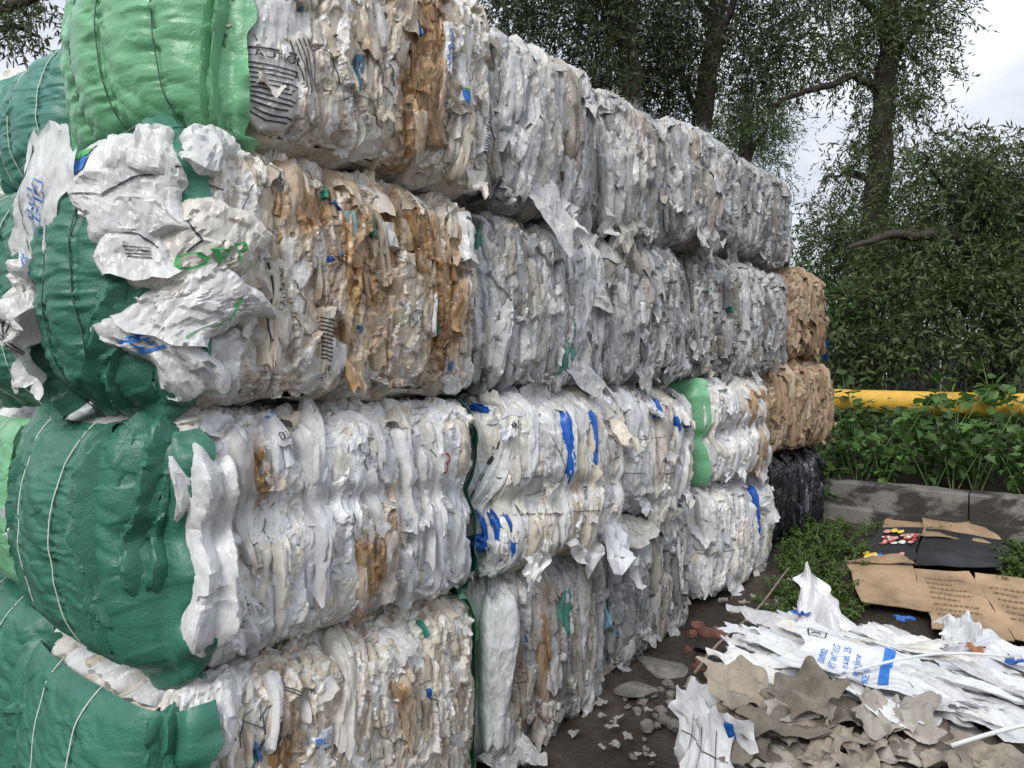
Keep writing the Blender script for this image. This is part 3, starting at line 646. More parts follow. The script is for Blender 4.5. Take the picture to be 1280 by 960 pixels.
# --- third column
b43 = Bale('plastic_bale', 'yellowed grey bale with frayed top between two pale film bales', 1.98, 2.58, 2.28, 3.0, style='grey', D=.9, seed=27, key='clear', stains=[(.3, .4, .12, .4, .7)], group=GW, res=(90, 80), grain=1.3, s0=0.05, tilt=2, jag=1.3)
b43.dress(20, 16, 6, fringe=14, size=1.25, acc=.01, droop=3, toplip=6)
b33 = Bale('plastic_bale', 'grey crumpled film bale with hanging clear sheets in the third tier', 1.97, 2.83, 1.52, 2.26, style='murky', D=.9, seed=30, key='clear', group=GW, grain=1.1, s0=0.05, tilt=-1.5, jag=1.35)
b33.dress(40, 18, 10, size=1.1, acc=.01, droop=3, toplip=6, sheets=8)
b23 = Bale('plastic_bale', 'white bale held by dark wires beside a bright green sheet edge', 2.05, 2.84, .87, 1.51, style='white', D=.9, seed=33, stains=[(.35, .3, .2, .3, .6)], group=GW, grain=1.2, s0=0.01, tilt=1, jag=1.2)
b23.dress(24, 22, 6, size=1.1, acc=.03, droop=3, toplip=6); b23.wires((.22, .42))
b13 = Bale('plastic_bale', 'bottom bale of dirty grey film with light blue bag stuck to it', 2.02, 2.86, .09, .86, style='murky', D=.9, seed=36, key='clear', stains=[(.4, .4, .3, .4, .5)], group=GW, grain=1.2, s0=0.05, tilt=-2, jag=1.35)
b13.dress(34, 20, 6, size=1.1, acc=.01, droop=3, toplip=6)
# --- fourth column and beyond
b44 = Bale('plastic_bale', 'narrow pale film bale in the top tier next to the end bale', 2.59, 3.20, 2.29, 3.0, style='grey', D=.9, seed=39, key='clear', group=GW, res=(80, 70), s0=0.02, tilt=-2, jag=1.3)
b44.dress(26, 12, 5, fringe=4, size=1.05, droop=3, toplip=6)
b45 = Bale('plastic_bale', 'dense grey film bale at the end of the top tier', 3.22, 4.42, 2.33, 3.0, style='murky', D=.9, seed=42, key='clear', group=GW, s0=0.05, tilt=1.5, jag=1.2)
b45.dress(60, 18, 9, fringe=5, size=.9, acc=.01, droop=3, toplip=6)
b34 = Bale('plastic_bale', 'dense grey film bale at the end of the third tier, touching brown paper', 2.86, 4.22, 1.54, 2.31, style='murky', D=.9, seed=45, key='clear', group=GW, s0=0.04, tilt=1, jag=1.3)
b34.dress(70, 18, 12, size=.9, acc=.01, droop=3, toplip=6)
b24 = Bale('plastic_bale', 'white bale with two orange stained patches and bright green sheet on its end', 2.945, 3.80, .92, 1.55, style='white', D=.9, seed=48, waist=.30, stains=[(.48, .50, .17, .11, 1.35), (.75, .48, .14, .13, 1.35), (.62, .17, .3, .12, 1.0)], end_bulge=.03, group=GW, res=(120, 70), bulge=.07, s0=-0.04, tilt=-1)
b24.dress(40, 12, 4, size=.95, acc=.0, droop=3, toplip=6)
b24.wrap('l', 'tarp_light', (.5,), over=(.012, .1, .04, .0), lift=.004, groove=.02, nu=40, nv=50)
b14 = Bale('plastic_bale', 'cream white bottom bale with short blue ribbon at its corner', 2.88, 3.84, .26, .92, style='white', D=.9, seed=51, stains=[(.6, .4, .3, .2, .55)], group=GW, bulge=.06, s0=-0.02, tilt=-1.5)
b14.dress(40, 18, 6, size=.95, acc=.0, droop=3, toplip=6); b14.wires((.3,))
# --- paper and black film at the end
k3 = Bale('paper_bale', 'brown kraft paper bale, upper of two, with loose shreds on its end', 4.26, 5.02, 1.68, 2.36, style='brown', D=.8, seed=54, key='paper', cat='bale', group='brown paper bales', res=(80, 70), bulge=.05)
k3.dress(40, 16, 14, size=.9, acc=0)
k2 = Bale('paper_bale', 'brown kraft paper bale standing on the black film bale', 3.86, 4.98, 1.03, 1.67, style='brown', D=.8, seed=57, key='paper', cat='bale', group='brown paper bales', res=(100, 70), bulge=.06)
k2.dress(50, 18, 10, size=.9, acc=0)
for b in (k3, k2): b.dress(16, 8, 8, face='r', size=.9, acc=0, toplip=2)
k1 = Bale('film_bale', 'black plastic film bale under the brown paper bales', 3.9, 4.92, .40, 1.02, style='black', D=.8, seed=60, key='clear', cat='bale', res=(90, 60), bulge=.03)
k1.dress(50, 20, 8, size=1.0, acc=0); k1.dress(14, 10, 4, size=1.0, face='r', acc=0)
# --- second row, seen past the green ends
r4 = Bale('plastic_bale', 'teal green wrapped bale behind the light green one', .10, 1.1, 2.29, 2.90, s0=1.03, D=.80, style='white', seed=63, end_bulge=.16, res=(40, 40), group=GW)
r4.wrap('l', 'tarp_teal', (.22, .5, .72), over=(.08, .1, .10, .08), groove=.035)
r4b = Bale('plastic_bale', 'yellowish grey bag bale behind the teal wrapped one', -.02, 1.0, 2.2, 2.98, s0=1.86, D=.9, style='dirty', seed=66, end_bulge=.08, res=(40, 40), faces='lt', group=GW)
for i in range(8): r4b.put('flap', r4b.rng.uniform(.05, .8), r4b.rng.uniform(.2, .75), face='l')
r3 = Bale('plastic_bale', 'dark green wrapped bale behind the hanging white printed bag', -.12, 1.0, 1.51, 2.27, s0=.70, D=1.0, style='white', seed=69, end_bulge=.10, res=(40, 40), group=GW)
r3.wrap('l', 'tarp_dark', (.3, .55, .78), over=(.08, .1, .10, .08), groove=.035)
r2 = Bale('plastic_bale', 'light green wrapped bale with white bags at its edge, behind the pinched bale', -.06, 1.0, .765, 1.46, s0=1.03, D=.95, style='white', seed=72, end_bulge=.10, res=(40, 40), faces='lt', group=GW)
r2.wrap('l', 'tarp_light', (.4, .7), over=(-.14, .1, -.04, .06), groove=.035)
for i in range(5): r2.put('flap', r2.rng.uniform(.0, .12), r2.rng.uniform(.15, .62), face='l')
r1 = Bale('plastic_bale', 'dark green wrapped bottom bale in the row behind', -.06, 1.0, -.02, .75, s0=1.05, D=.95, style='white', seed=75, end_bulge=.10, res=(40, 40), group=GW)
r1.wrap('l', 'tarp_dark', (.3, .6), over=(.06, .1, .08, .05), groove=.035)

#PART2
# ------------------------------------------------------------------ printed bags, strips and loose sheets on the bales
def fp(b, px, py, s0=-.05):
    """bale-local (x, z) of a point of the wall's front seen at a pixel of the photograph"""
    k = (px - HX) / F; t = (k * (2.13 + SU * s0) + .84 + CU * s0) / (SU - CU * k); d = 2.13 + CU * t + SU * s0
    return t - b.t0, CAM_Z - (py - HY) / F * d - b.z0
class Printed(Sheet):
    """print laid on a pressed bag"""
    def __init__(s, b, o, w_, h_): s.G, s.face = b.last; s.o, s.w, s.h = o, w_, h_
    def fn(s, p, q, off=0.0):
        G = s.G; n, m = G.shape[0] - 1, G.shape[1] - 1; v = np.clip(q / s.h, .001, .999) * n; c = np.clip(p / s.w, .001, .999) * m; i, j = v.astype(int), c.astype(int); fv, fc = (v - i)[:, None], (c - j)[:, None]
        A, B, C, D = G[i, j], G[i, j + 1], G[i + 1, j], G[i + 1, j + 1]; P = A * (1 - fv) * (1 - fc) + B * (1 - fv) * fc + C * fv * (1 - fc) + D * fv * fc
        nn = np.cross(B - A + D - C, C - A + D - B); nn /= np.linalg.norm(nn, axis=1, keepdims=True) + 1e-12
        return P + nn * (off + .0006)
def sheet_on(b, px, py, wd, ln, color, seed, off=.03, yaw=0.0, pitch=0.0, roll=0.0, mat='film', name='printed_bag', amp=.01, pleat=0.0, bend=0.0, taper=0.0, ragged=0.0, nv=0):
    """a bag pressed on the face of bale b, its lower edge centre at a pixel"""
    x, z = fp(b, px, py); x = min(max(x, -.03), b.W + .1) + math.sin(roll) * ln / 2; z = min(max(z, -.05), b.H) + math.cos(roll) * ln / 2
    corner = x < .12 and b in (t2, t3, t1)
    o = b.pressed('sheet', x, z, wd, ln, .010 + amp * .6 if ln > .12 else .006, -roll, bend > .03, color[:3], name=name, key=mat, gather=max(0, min(.6, -taper)) if taper < 0 else 0, stain=color[3] if len(color) > 3 else 0.0, crump=min(1.5, .4 + amp * 70), base=(.012 if ln > .12 else .006) + (.045 if corner else 0), lift=max(0, bend) * ln * .8, tuck=.03 if not corner else .012, pleat=pleat * .7, res=(max(8, int(wd / .006)), max(10, int(ln / .009))), shade=27)
    return Printed(b, o, wd, ln)
WH = (.80, .80, .80)
def strip(b, px0, py0, px1, py1, wd, mat, off=.02, name='blue_strip', wav=.01):
    (x0, z0), (x1, z1) = fp(b, px0, py0), fp(b, px1, py1); ln = math.hypot(x1 - x0, z1 - z0); tilt = -math.atan2(x0 - x1, z0 - z1)
    return b.pressed('strip', (x0 + x1) / 2, (z0 + z1) / 2, wd * 1.1, ln * 1.1, .010, tilt, False, (1, 1, 1), name=name, key=mat, base=max(.008, off - .022), tuck=.014, pleat=.005, crump=1.0, res=(max(7, int(wd / .006)), max(12, int(ln / .010))), shade=35)

# top bale: label with the cautions panel, striped and blue printed bags
h = sheet_on(t4, 322, 158, .21, .42, WH, 301, off=.012, yaw=-.25, roll=.10, amp=.006, taper=.1)
h.line([(.03, .23), (.20, .26)], .006, 'ink_black'); h.text('CAUTIONS', .035, .205, .034, 'ink_black', .12)
for k in range(11): h.line([(.04, .188 - k * .0145), (.185 - .01 * (k % 3), .205 - k * .0145)], .0045, 'ink_black')
h = sheet_on(t4, 388, 150, .10, .26, (.78, .75, .68), 302, off=.02, roll=-.25, amp=.006)
for k in range(6): h.line([(.014 + k * .013, .08), (.010 + k * .013, .23)], .0035, 'ink_black')
h = sheet_on(t4, 578, 135, .07, .20, WH, 303, off=.02, yaw=.2, amp=.005); h.bar(.015, .02, .05, .06, 'ink_blue'); h.line([(.01, .065), (.06, .065)], .006, 'ink_green')
h = sheet_on(t4, 610, 200, .06, .24, WH, 304, off=.0, yaw=.6, roll=.35, amp=.006)
for k in range(14): h.line([(.01, .02 + k * .015), (.05, .022 + k * .015)], .006, 'ink_black')
h = sheet_on(t4, 560, 100, .05, .22, WH, 305, off=.02, yaw=.1, amp=.004)
for k in range(4): h.line([(.012, .04 + k * .035), (.03, .055 + k * .035), (.014, .07 + k * .035), (.03, .075 + k * .035)], .004, 'ink_blue')
h = sheet_on(t4, 447, 118, .035, .13, (.10, .20, .30), 306, off=.016, amp=.004, name='blue_grey_scrap')

# stained bale: white bags folded round its corner, printed
CW = (.79, .79, .78)
h = sheet_on(t3, 205, 300, .26, .30, CW, 310, off=.06, yaw=-.75, roll=-.12, amp=.016, pleat=.008, ragged=.02); h.bar(.03, .19, .10, .225, 'ink_blue'); h.bar(.03, .228, .09, .25, 'ink_green'); h.line([(.02, .14), (.10, .12), (.16, .17), (.24, .19)], .004, 'ink_black')
h = sheet_on(t3, 232, 375, .22, .28, (.77, .74, .67), 311, off=.07, yaw=-.55, roll=.35, amp=.018, taper=.3); h.text('OPP', .10, .06, .075, 'ink_green', .9); h.line([(.03, .2), (.08, .16), (.08, .12)], .004, 'ink_black')
h = sheet_on(t3, 212, 345, .15, .22, WH, 312, off=.085, yaw=-.8, roll=-.15, amp=.012, bend=.12); h.line([(.04, .12), (.09, .11), (.12, .07)], .004, 'ink_black')
for k in range(4): h.line([(.06, .08 - k * .009), (.10, .072 - k * .009)], .003, 'ink_black')
h = sheet_on(t3, 232, 430, .26, .22, CW, 313, off=.06, yaw=-.7, roll=.5, amp=.02, taper=-.2, bend=.10); h.line([(.20, .02), (.22, .12), (.16, .17)], .006, 'ink_green')
h = sheet_on(t3, 245, 500, .18, .26, CW, 314, off=.04, yaw=-.6, roll=-.35, amp=.02, pleat=.01); h.text('PE', .04, .16, .05, 'ink_blue', .2); h.bar(.03, .15, .10, .158, 'ink_blue')
h = sheet_on(t3, 290, 505, .15, .20, CW, 315, off=.04, yaw=-.2, roll=-.3, amp=.018, pleat=.01)
h = sheet_on(t3, 195, 215, .16, .17, CW, 316, off=.05, yaw=-.6, roll=.1, amp=.016, bend=-.1); h = sheet_on(t3, 250, 215, .14, .14, CW, 317, off=.04, yaw=-.3, roll=.2, amp=.014, bend=-.08)
h = sheet_on(t3, 342, 440, .10, .30, (.76, .72, .64, .25), 320, off=.014, amp=.003); h.line([(.015, .265), (.015, .10), (.028, .03), (.055, .03)], .005, 'ink_black'); h.text('CAUTIONS', .055, .12, .026, 'ink_black', 1.57)
h = sheet_on(t3, 408, 475, .055, .24, (.74, .68, .58, .5), 321, off=.016, amp=.003, roll=.04)
for k in range(11): h.line([(.006, .068 + k * .0125), (.046, .060 + k * .0125)], .0045, 'ink_black')
h.text('18-1', .008, .03, .026, 'ink_black', .0)
h = sheet_on(t3, 440, 300, .05, .10, (.30, .42, .45), 322, off=.018, amp=.004, name='blue_grey_scrap'); h = sheet_on(t3, 512, 402, .035, .03, (.10, .38, .18), 323, off=.02, amp=.002, name='green_scrap', roll=.3)
h = sheet_on(t3, 490, 312, .06, .10, (.80, .79, .77), 324, off=.024, amp=.008, name='white_scrap'); h = sheet_on(t3, 540, 420, .03, .16, WH, 325, off=.02, amp=.006, roll=.1, name='white_scrap')
h = sheet_on(t3, 468, 298, .022, .09, (.08, .30, .16), 326, off=.02, amp=.002, name='green_scrap', roll=-.1); h = sheet_on(t3, 500, 385, .04, .03, (.20, .20, .27), 327, off=.02, amp=.002, name='blue_grey_scrap', roll=.5)
h = sheet_on(t3, 580, 498, .11, .10, WH, 328, off=.04, yaw=.2, roll=-.4, amp=.008, bend=.2, name='white_scrap')
h = sheet_on(t3, 590, 330, .08, .22, CW, 329, off=.02, yaw=.5, amp=.01, bend=.1, pleat=.006); h.line([(.03, .17), (.05, .16)], .006, 'ink_black')

# pinched bale: brown double ring mark and small marks
h = sheet_on(t2, 545, 620, .13, .27, (.76, .75, .71), 330, off=.018, yaw=.2, amp=.004, pleat=.006)
for (cx_, cy_, r_) in ((.07, .10, .019), (.084, .132, .017)): h.line([(cx_ + r_ * math.cos(a), cy_ + r_ * math.sin(a)) for a in np.linspace(0, 6.283, 13)], .007, 'ink_red', 'printed_ring')
h.line([(.012, .17), (.05, .09)], .003, 'ink_black')
h = sheet_on(t2, 360, 560, .06, .14, WH, 331, off=.02, amp=.004); h.text('03', .012, .02, .03, 'ink_black'); h.text('N2', .014, .10, .03, 'ink_blue', .5)
h = sheet_on(t2, 325, 800, .07, .22, CW, 332, off=.018, amp=.006, roll=-.25); h.text('NOH', .014, .06, .03, 'ink_black', 1.2)
h = sheet_on(t2, 268, 800, .17, .50, WH, 333, off=.035, yaw=-.45, roll=-.10, amp=.012, pleat=.034, taper=-.1, nv=36, name='bag')
h = sheet_on(t2, 300, 830, .14, .26, WH, 334, off=.03, yaw=-.3, roll=-.2, amp=.014, pleat=.014, name='bag'); h.bar(.12, .12, .145, .22, 'ink_black')
h = sheet_on(t1, 275, 955, .22, .30, WH, 340, off=.035, yaw=-.45, roll=.12, amp=.014, pleat=.012, name='bag')
h = sheet_on(t1, 345, 940, .05, .24, CW, 341, off=.018, amp=.003, roll=.05); h.line([(.025, .02), (.028, .09)], .009, 'ink_black'); h.line([(.02, .10), (.034, .10)], .004, 'ink_black')
h = sheet_on(t1, 410, 935, .08, .07, (.70, .72, .80), 342, off=.018, amp=.004); h.text('PU', .012, .02, .035, 'ink_blue', .1); h = sheet_on(t1, 443, 822, .05, .04, (.62, .64, .75), 343, off=.02, amp=.004, name='blue_grey_scrap')
h = sheet_on(t1, 494, 812, .025, .05, (.05, .22, .35), 344, off=.02, amp=.002, name='blue_scrap'); h = sheet_on(t1, 542, 800, .02, .09, (.05, .28, .20), 345, off=.02, amp=.002, name='green_scrap')

# blue strip bale
strip(b22, 697, 520, 700, 602, .045, 'strap_blue', .05); strip(b22, 728, 516, 725, 578, .035, 'strap_blue', .05); strip(b22, 628, 640, 632, 735, .055, 'strap_blue', .03); strip(b22, 637, 640, 640, 700, .02, 'strap_blue', .04)
strip(b22, 590, 505, 614, 498, .06, 'strap_blue', .03); strip(b22, 596, 690, 616, 680, .07, 'strap_blue', .035); strip(b22, 613, 640, 616, 690, .03, 'strap_blue', .03)
h = sheet_on(b22, 592, 655, .12, .42, WH, 350, off=.04, yaw=-.2, roll=.26, amp=.006, pleat=.012, nv=34); h.text('055', .055, .36, .03, 'ink_black', .2)
for q in (.06, .13, .20, .27): h.line([(.012, q), (.012, q + .035)], .016, 'ink_black')
h = sheet_on(b22, 672, 632, .30, .36, (.80, .80, .79), 351, off=.075, yaw=.1, roll=-.10, amp=.012, taper=.75, nv=30, name='bag'); h.line([(.17, .30), (.24, .09), (.02, .04)], .003, 'ink_black', 'fold_line')  # the flap's shaded crease is painted on as a thin black line
h = sheet_on(b22, 715, 640, .07, .38, (.74, .73, .70), 352, off=.05, amp=.006, pleat=.008); h.text('xoxx', .035, .06, .03, 'ink_black', 1.3)
h = sheet_on(b22, 703, 728, .045, .42, (.76, .74, .70), 353, off=.06, roll=-.05, amp=.004, pleat=.006, name='bag', nv=30)
h = sheet_on(b22, 612, 735, .16, .18, (.79, .78, .76), 354, off=.05, roll=.2, amp=.016, bend=.15, pleat=.012, name='bag'); h = sheet_on(b22, 742, 690, .17, .12, (.78, .78, .78), 355, off=.07, roll=.5, amp=.016, bend=.15, name='bag')
strip(b22, 750, 540, 748, 640, .10, 'film_w', .05, 'bag') if 'film_w' in M else None
b22.wires((.22, .40))
# grey film bales
M['net_green'] = plain_mat('torn_green_net', (.10, .30, .23), .6, .4, 40, (1, 1, .3), trans=.3)
M['film_blue'] = plain_mat('pale_blue_film', (.30, .50, .62), .35, .3, 20, trans=.25)
M['roll_white'] = plain_mat('milky_film', (.66, .67, .67), .3, .15, 12, trans=.15)
strip(b32, 722, 395, 712, 500, .10, 'net_green', .035, 'green_net_strip', .03); strip(b32, 620, 265, 608, 330, .06, 'net_green', .02, 'green_net_strip'); strip(b32, 697, 290, 695, 330, .03, 'film_blue', .03, 'blue_strip'); strip(b32, 752, 460, 760, 495, .05, 'net_green', .03, 'green_net_strip')
h = sheet_on(b32, 755, 385, .26, .26, (.62, .62, .60), 360, off=.05, yaw=.1, amp=.014, taper=.5, bend=.15, mat='clear', name='clear_film_sheet'); h = sheet_on(b32, 640, 470, .16, .46, (.68, .68, .67), 361, off=.03, amp=.012, pleat=.014, mat='clear', name='clear_film_sheet', nv=34)
h = sheet_on(b32, 590, 440, .10, .34, WH, 362, off=.03, yaw=-.4, amp=.012, pleat=.012, name='bag'); h = sheet_on(b32, 620, 400, .10, .30, (.72, .75, .80), 363, off=.03, amp=.012, pleat=.012, name='bag', roll=-.1)
h = sheet_on(b33, 885, 470, .26, .36, (.60, .60, .60), 365, off=.06, yaw=.3, amp=.016, bend=.12, mat='clear', name='clear_film_sheet'); h.text('09', .09, .04, .05, 'ink_black')
h = sheet_on(b33, 880, 455, .22, .14, (.72, .72, .71), 366, off=.09, yaw=.3, roll=.2, amp=.014, bend=.2, mat='clear', name='clear_film_sheet'); h = sheet_on(b33, 900, 400, .24, .16, (.66, .66, .66), 367, off=.06, yaw=.4, roll=-.4, amp=.014, bend=.2, mat='clear', name='clear_film_sheet')
h = sheet_on(b33, 795, 400, .05, .26, (.74, .74, .74), 368, off=.04, amp=.005, name='bag'); h = sheet_on(b33, 812, 412, .05, .24, (.74, .74, .74), 369, off=.04, roll=.15, amp=.005, name='bag'); h = sheet_on(b33, 850, 445, .03, .22, (.72, .72, .72), 370, off=.04, amp=.004, name='bag')
h = sheet_on(b42, 620, 245, .20, .55, (.66, .66, .65), 372, off=.03, yaw=-.3, amp=.016, pleat=.02, mat='clear', name='clear_film_sheet', nv=36); h = sheet_on(b42, 690, 215, .22, .62, (.62, .61, .58), 373, off=.03, amp=.014, pleat=.022, taper=.1, mat='clear', name='clear_film_sheet', nv=36)
h = sheet_on(b43, 800, 230, .20, .45, (.62, .60, .56), 374, off=.03, amp=.014, pleat=.02, taper=.2, mat='clear', name='clear_film_sheet', nv=30); strip(b43, 758, 190, 757, 215, .03, 'ink_blue', .03, 'blue_strip')
x_, z_ = fp(b12, 606, 850); b12.pressed('roll', max(.07, x_), .40, .15, .70, .055, .03, False, (.70, .71, .71), name='film_roll', key='clear', base=.01, crump=.35, stain=0, res=(26, 60), shade=50)
strip(b12, 712, 745, 703, 885, .10, 'net_green', .04, 'green_net_strip', .02); strip(b12, 770, 690, 768, 730, .05, 'net_green', .03, 'green_net_strip')
strip(b13, 768, 735, 776, 790, .09, 'film_blue', .08, 'pale_blue_bag', .02); strip(b13, 775, 780, 755, 850, .06, 'film_blue', .07, 'pale_blue_bag', .02)
h = sheet_on(b12, 655, 905, .13, .34, (.30, .26, .20), 377, off=.03, amp=.012, pleat=.014, name='brown_bag'); h = sheet_on(b12, 745, 840, .10, .5, (.36, .33, .24), 378, off=.03, amp=.012, pleat=.014, name='brown_bag', nv=30)
h = sheet_on(b12, 690, 925, .2, .16, (.60, .59, .56), 379, off=.06, roll=.3, amp=.02, bend=.25, name='bag'); h = sheet_on(b12, 735, 905, .24, .10, (.40, .39, .38), 380, off=.08, amp=.02, bend=.3, mat='clear', name='clear_film_sheet')
h = sheet_on(b13, 812, 680, .26, .20, (.62, .60, .56), 381, off=.09, yaw=.2, roll=-.3, amp=.018, bend=.2, mat='clear', name='clear_film_sheet'); h = sheet_on(b13, 860, 745, .07, .32, (.70, .70, .70), 382, off=.07, yaw=.3, roll=-.12, amp=.008, pleat=.01, name='bag')
strip(b23, 826, 500, 824, 520, .045, 'strap_blue', .05); strip(b23, 843, 518, 845, 535, .04, 'strap_blue', .05); strip(b23, 861, 520, 860, 532, .03, 'strap_blue', .05); strip(b14, 937, 612, 938, 668, .055, 'strap_blue', .04, 'blue_ribbon')
h = sheet_on(b14, 960, 648, .20, .24, (.80, .80, .80), 385, off=.05, yaw=.5, roll=-.3, amp=.014, bend=.15, name='bag'); h = sheet_on(b24, 885, 610, .14, .5, WH, 386, off=.03, yaw=-.2, amp=.012, pleat=.014, name='bag', nv=30)
h = sheet_on(b14, 890, 700, .14, .46, (.74, .74, .74), 387, off=.03, yaw=-.2, amp=.012, pleat=.014, name='bag', nv=30)
for (px, py, a) in ((1030, 425, .2), (1018, 455, -.2)):
    sh = Sheet(.05, .16, px, amp=.004, bend=.3); sh.build('blue_strip', M['strap_blue'], k3.root, (.02, .1, .4), place(Vector((k3.W + .03, .12 if a > 0 else .02, .12 if a > 0 else .0)), R(70), 0, a))
# torn folds of the green sheets
def green_fold(b, y, z, wd, ln, mat, tilt=0.0, base=.040, depth=.02, lift=0.0):
    b.pressed('fold', y, z, wd, ln, depth, tilt, lift > 0, (1, 1, 1), face='l', name='sheet_fold', key=mat, base=base, tuck=.012, pleat=.016, lift=lift, crump=1.5, res=(26, 52), shade=24)
green_fold(t2, .05, .50, .14, .50, 'tarp_dark', .10); green_fold(t2, .16, .40, .08, .56, 'tarp_dark', -.06, .05)
green_fold(t2, .90, .45, .12, .60, 'tarp_dark', -.08); green_fold(t1, .04, .42, .10, .60, 'tarp_dark', .08); green_fold(t1, .88, .40, .16, .66, 'tarp_dark', -.05, .05, .04)
green_fold(t3, .52, .40, .10, .78, 'tarp_dark', -.04, .05, .05); green_fold(t3, .50, .12, .12, .24, 'tarp_dark', -.3, .05, .04, .03); green_fold(t3, .10, .16, .09, .40, 'tarp_dark', .3)
green_fold(r4, .70, .35, .14, .60, 'tarp_teal', -.08, .05, .045); green_fold(t4, .02, .25, .06, .5, 'tarp_light', .1, .04, .015); green_fold(t4, .93, .4, .08, .7, 'tarp_light', .0, .04, .02)
for b in (t2, t1):                             # white bags showing above the green sheets
    for k in range(9): b.pressed('lip', (k + b.rng.random()) / 9 * b.D, b.H + b.rng.uniform(-.01, .05), b.rng.uniform(.10, .2), b.rng.uniform(.14, .22), .014, b.rng.gauss(0, .3), False, face='l', name='bent_bag', base=.016, stain=0, color=pick(b.rng, 'white', 0), shade=30)
# ------------------------------------------------------------------ loose bags beside the wrapped ends
def hanging_bag(name, label, px, py, d, wd, ln, seed, yaw=0., roll=0., pitch=0., color=WH, **k):
    root = empty(name, at(px, py, d)); tag(root, label, 'bag'); sh = Sheet(wd, ln, seed, nu=30, nv=34, **k)
    sh.build('bag_sheet', M['film'], root, color, place(Vector((0, 0, 0)), yaw, pitch, roll)); return sh
h = hanging_bag('plastic_bag', 'white bag with blue boxed print hanging against the dark green sheet', 34, 345, 2.14, .26, .42, 420, R(-35), .38, amp=.010, bend=.02, taper=-.1)
for k in range(3):
    p0, q0 = .125, .12 + k * .052
    h.line([(p0, q0), (p0 + .05, q0), (p0 + .05, q0 + .05), (p0, q0 + .05), (p0, q0)], .004, 'ink_blue', 'printed_box'); h.text('EXR'[k], p0 + .012, q0 + .01, .038, 'ink_blue')
h.text('water bay', .05, .03, .034, 'ink_blue', .0); h.bar(.05, .022, .20, .027, 'ink_blue'); h.line([(.02, .35), (.03, .18), (.10, .06)], .004, 'ink_black')
for k in range(5): h.line([(.09 + .002 * k, .16 + k * .02), (.115, .16 + k * .02)], .006, 'ink_blue')
h = hanging_bag('plastic_bag', 'crumpled off white bag stuffed below the blue printed bag', 32, 425, 2.16, .22, .24, 421, R(-40), -.2, color=(.74, .73, .71), amp=.03, pleat=.02, bend=.15)
h = hanging_bag('plastic_bag', 'grey white sack hanging limp between the green wrapped bales', 24, 485, 2.2, .18, .28, 422, R(-40), .1, color=(.70, .70, .69), amp=.02, pleat=.012)
for k in range(4): h.line([(.04 + k * .012, .2), (.10 + k * .014, .1)], .004, 'ink_black')

# ------------------------------------------------------------------ kerb, pipe, fence
def kerb_piece(s0, s1):
    prof = [(0, -.1), (0, .07), (.06, .085), (.065, .255), (.085, .272), (.26, .272), (.28, .25), (.28, -.1)]
    n = max(2, int((s1 - s0) / .06)); V = []; r_ = np.random.RandomState(int(s0 * 100) % 999 + 5)
    for i in range(n + 1):
        for j, (a, b) in enumerate(prof):
            p = wall(5.13 + a + r_.uniform(-.006, .006), s0 + (s1 - s0) * i / n, .45 + b + r_.uniform(-.006, .006)); V.append(p)
    m = len(prof); Fs = [(i * m + j, i * m + j + 1, (i + 1) * m + j + 1, (i + 1) * m + j) for i in range(n) for j in range(m - 1)]
    Fs += [tuple(reversed(range(m))), tuple(n * m + j for j in range(m))]
    return V, Fs
kr = tag(empty('concrete_kerb', wall(5.13, 0, .45)), 'low grey concrete kerb wall with dark damp patches in front of the weeds', 'kerb')
edges = [2.0, .62, -.93, -2.6, -4.4, -6.5]
for a, b in zip(edges[:-1], edges[1:]):
    V, Fs = kerb_piece(b + .006, a - .006); o = obj('kerb_block', mesh_py('kerb_block', [v - kr.location for v in V], Fs, M['concrete'], True, 35), kr)
# raised soil bed behind the kerb
n1, n2 = 70, 40; A, B = np.meshgrid(np.linspace(5.3, 11, n2 + 1), np.linspace(-16, 14, n1 + 1), indexing='ij'); W3 = np.array([wall(a, b, 0) for a, b in zip(A.ravel(), B.ravel())])
W3[:, 2] = .68 + .04 * n3(W3, .5, .5, 1, 21) + .15 * np.clip((A.ravel() - 6.4) / 4, 0, 1)
o = obj('soil_bank', mesh_np('soil_bank', W3, grid_faces(n2, n1)[:, ::-1], M['mud'])); o['kind'] = 'structure'
pr = tag(empty('pipeline', wall(6.3, 0, .7)), 'yellow painted pipe running through the weeds behind the kerb', 'pipe')
V, Fs = tube_geo([wall(6.3, s_, 1.315 + .005 * math.sin(s_ * 2)) - pr.location for s_ in np.linspace(1.9, -9, 30)], .105, 24); obj('pipe', mesh_py('pipe', V, Fs, M['pipe'], True, 50), pr)
for s_ in (1.0, -1.55, -5.2):
    V, Fs = tube_geo([wall(6.3, s_ + k * .02, 1.315) - pr.location for k in range(3)], .112, 24); obj('pipe_band', mesh_py('pipe_band', V, Fs, M['pipe'], True, 50), pr)
    V, Fs = tube_geo([wall(6.3, s_ + .02, .6) - pr.location, wall(6.3, s_ + .02, 1.22) - pr.location], .045, 10); obj('support_post', mesh_py('support_post', V, Fs, M['fence'], True, 50), pr)
fr = tag(empty('sheet_fence', at(1100, 490, 12.5)), 'dull grey sheet metal fence half hidden behind the weeds and willows', 'fence')
for k in range(9):
    x0 = 3.6 + k * .82; V = []; nn = 12
    for i in range(nn + 1):
        xx = x0 + .80 * i / nn; yy = 12.6 - .12 * (xx - 3.6) + .02 * (1 if i % 2 else -1)
        V += [Vector((xx, yy, .6)) - fr.location, Vector((xx, yy, 2.05 + .01 * (k % 3))) - fr.location]
    obj('fence_sheet', mesh_py('fence_sheet', V, [(2 * i, 2 * i + 2, 2 * i + 3, 2 * i + 1) for i in range(nn)], M['fence']), fr)

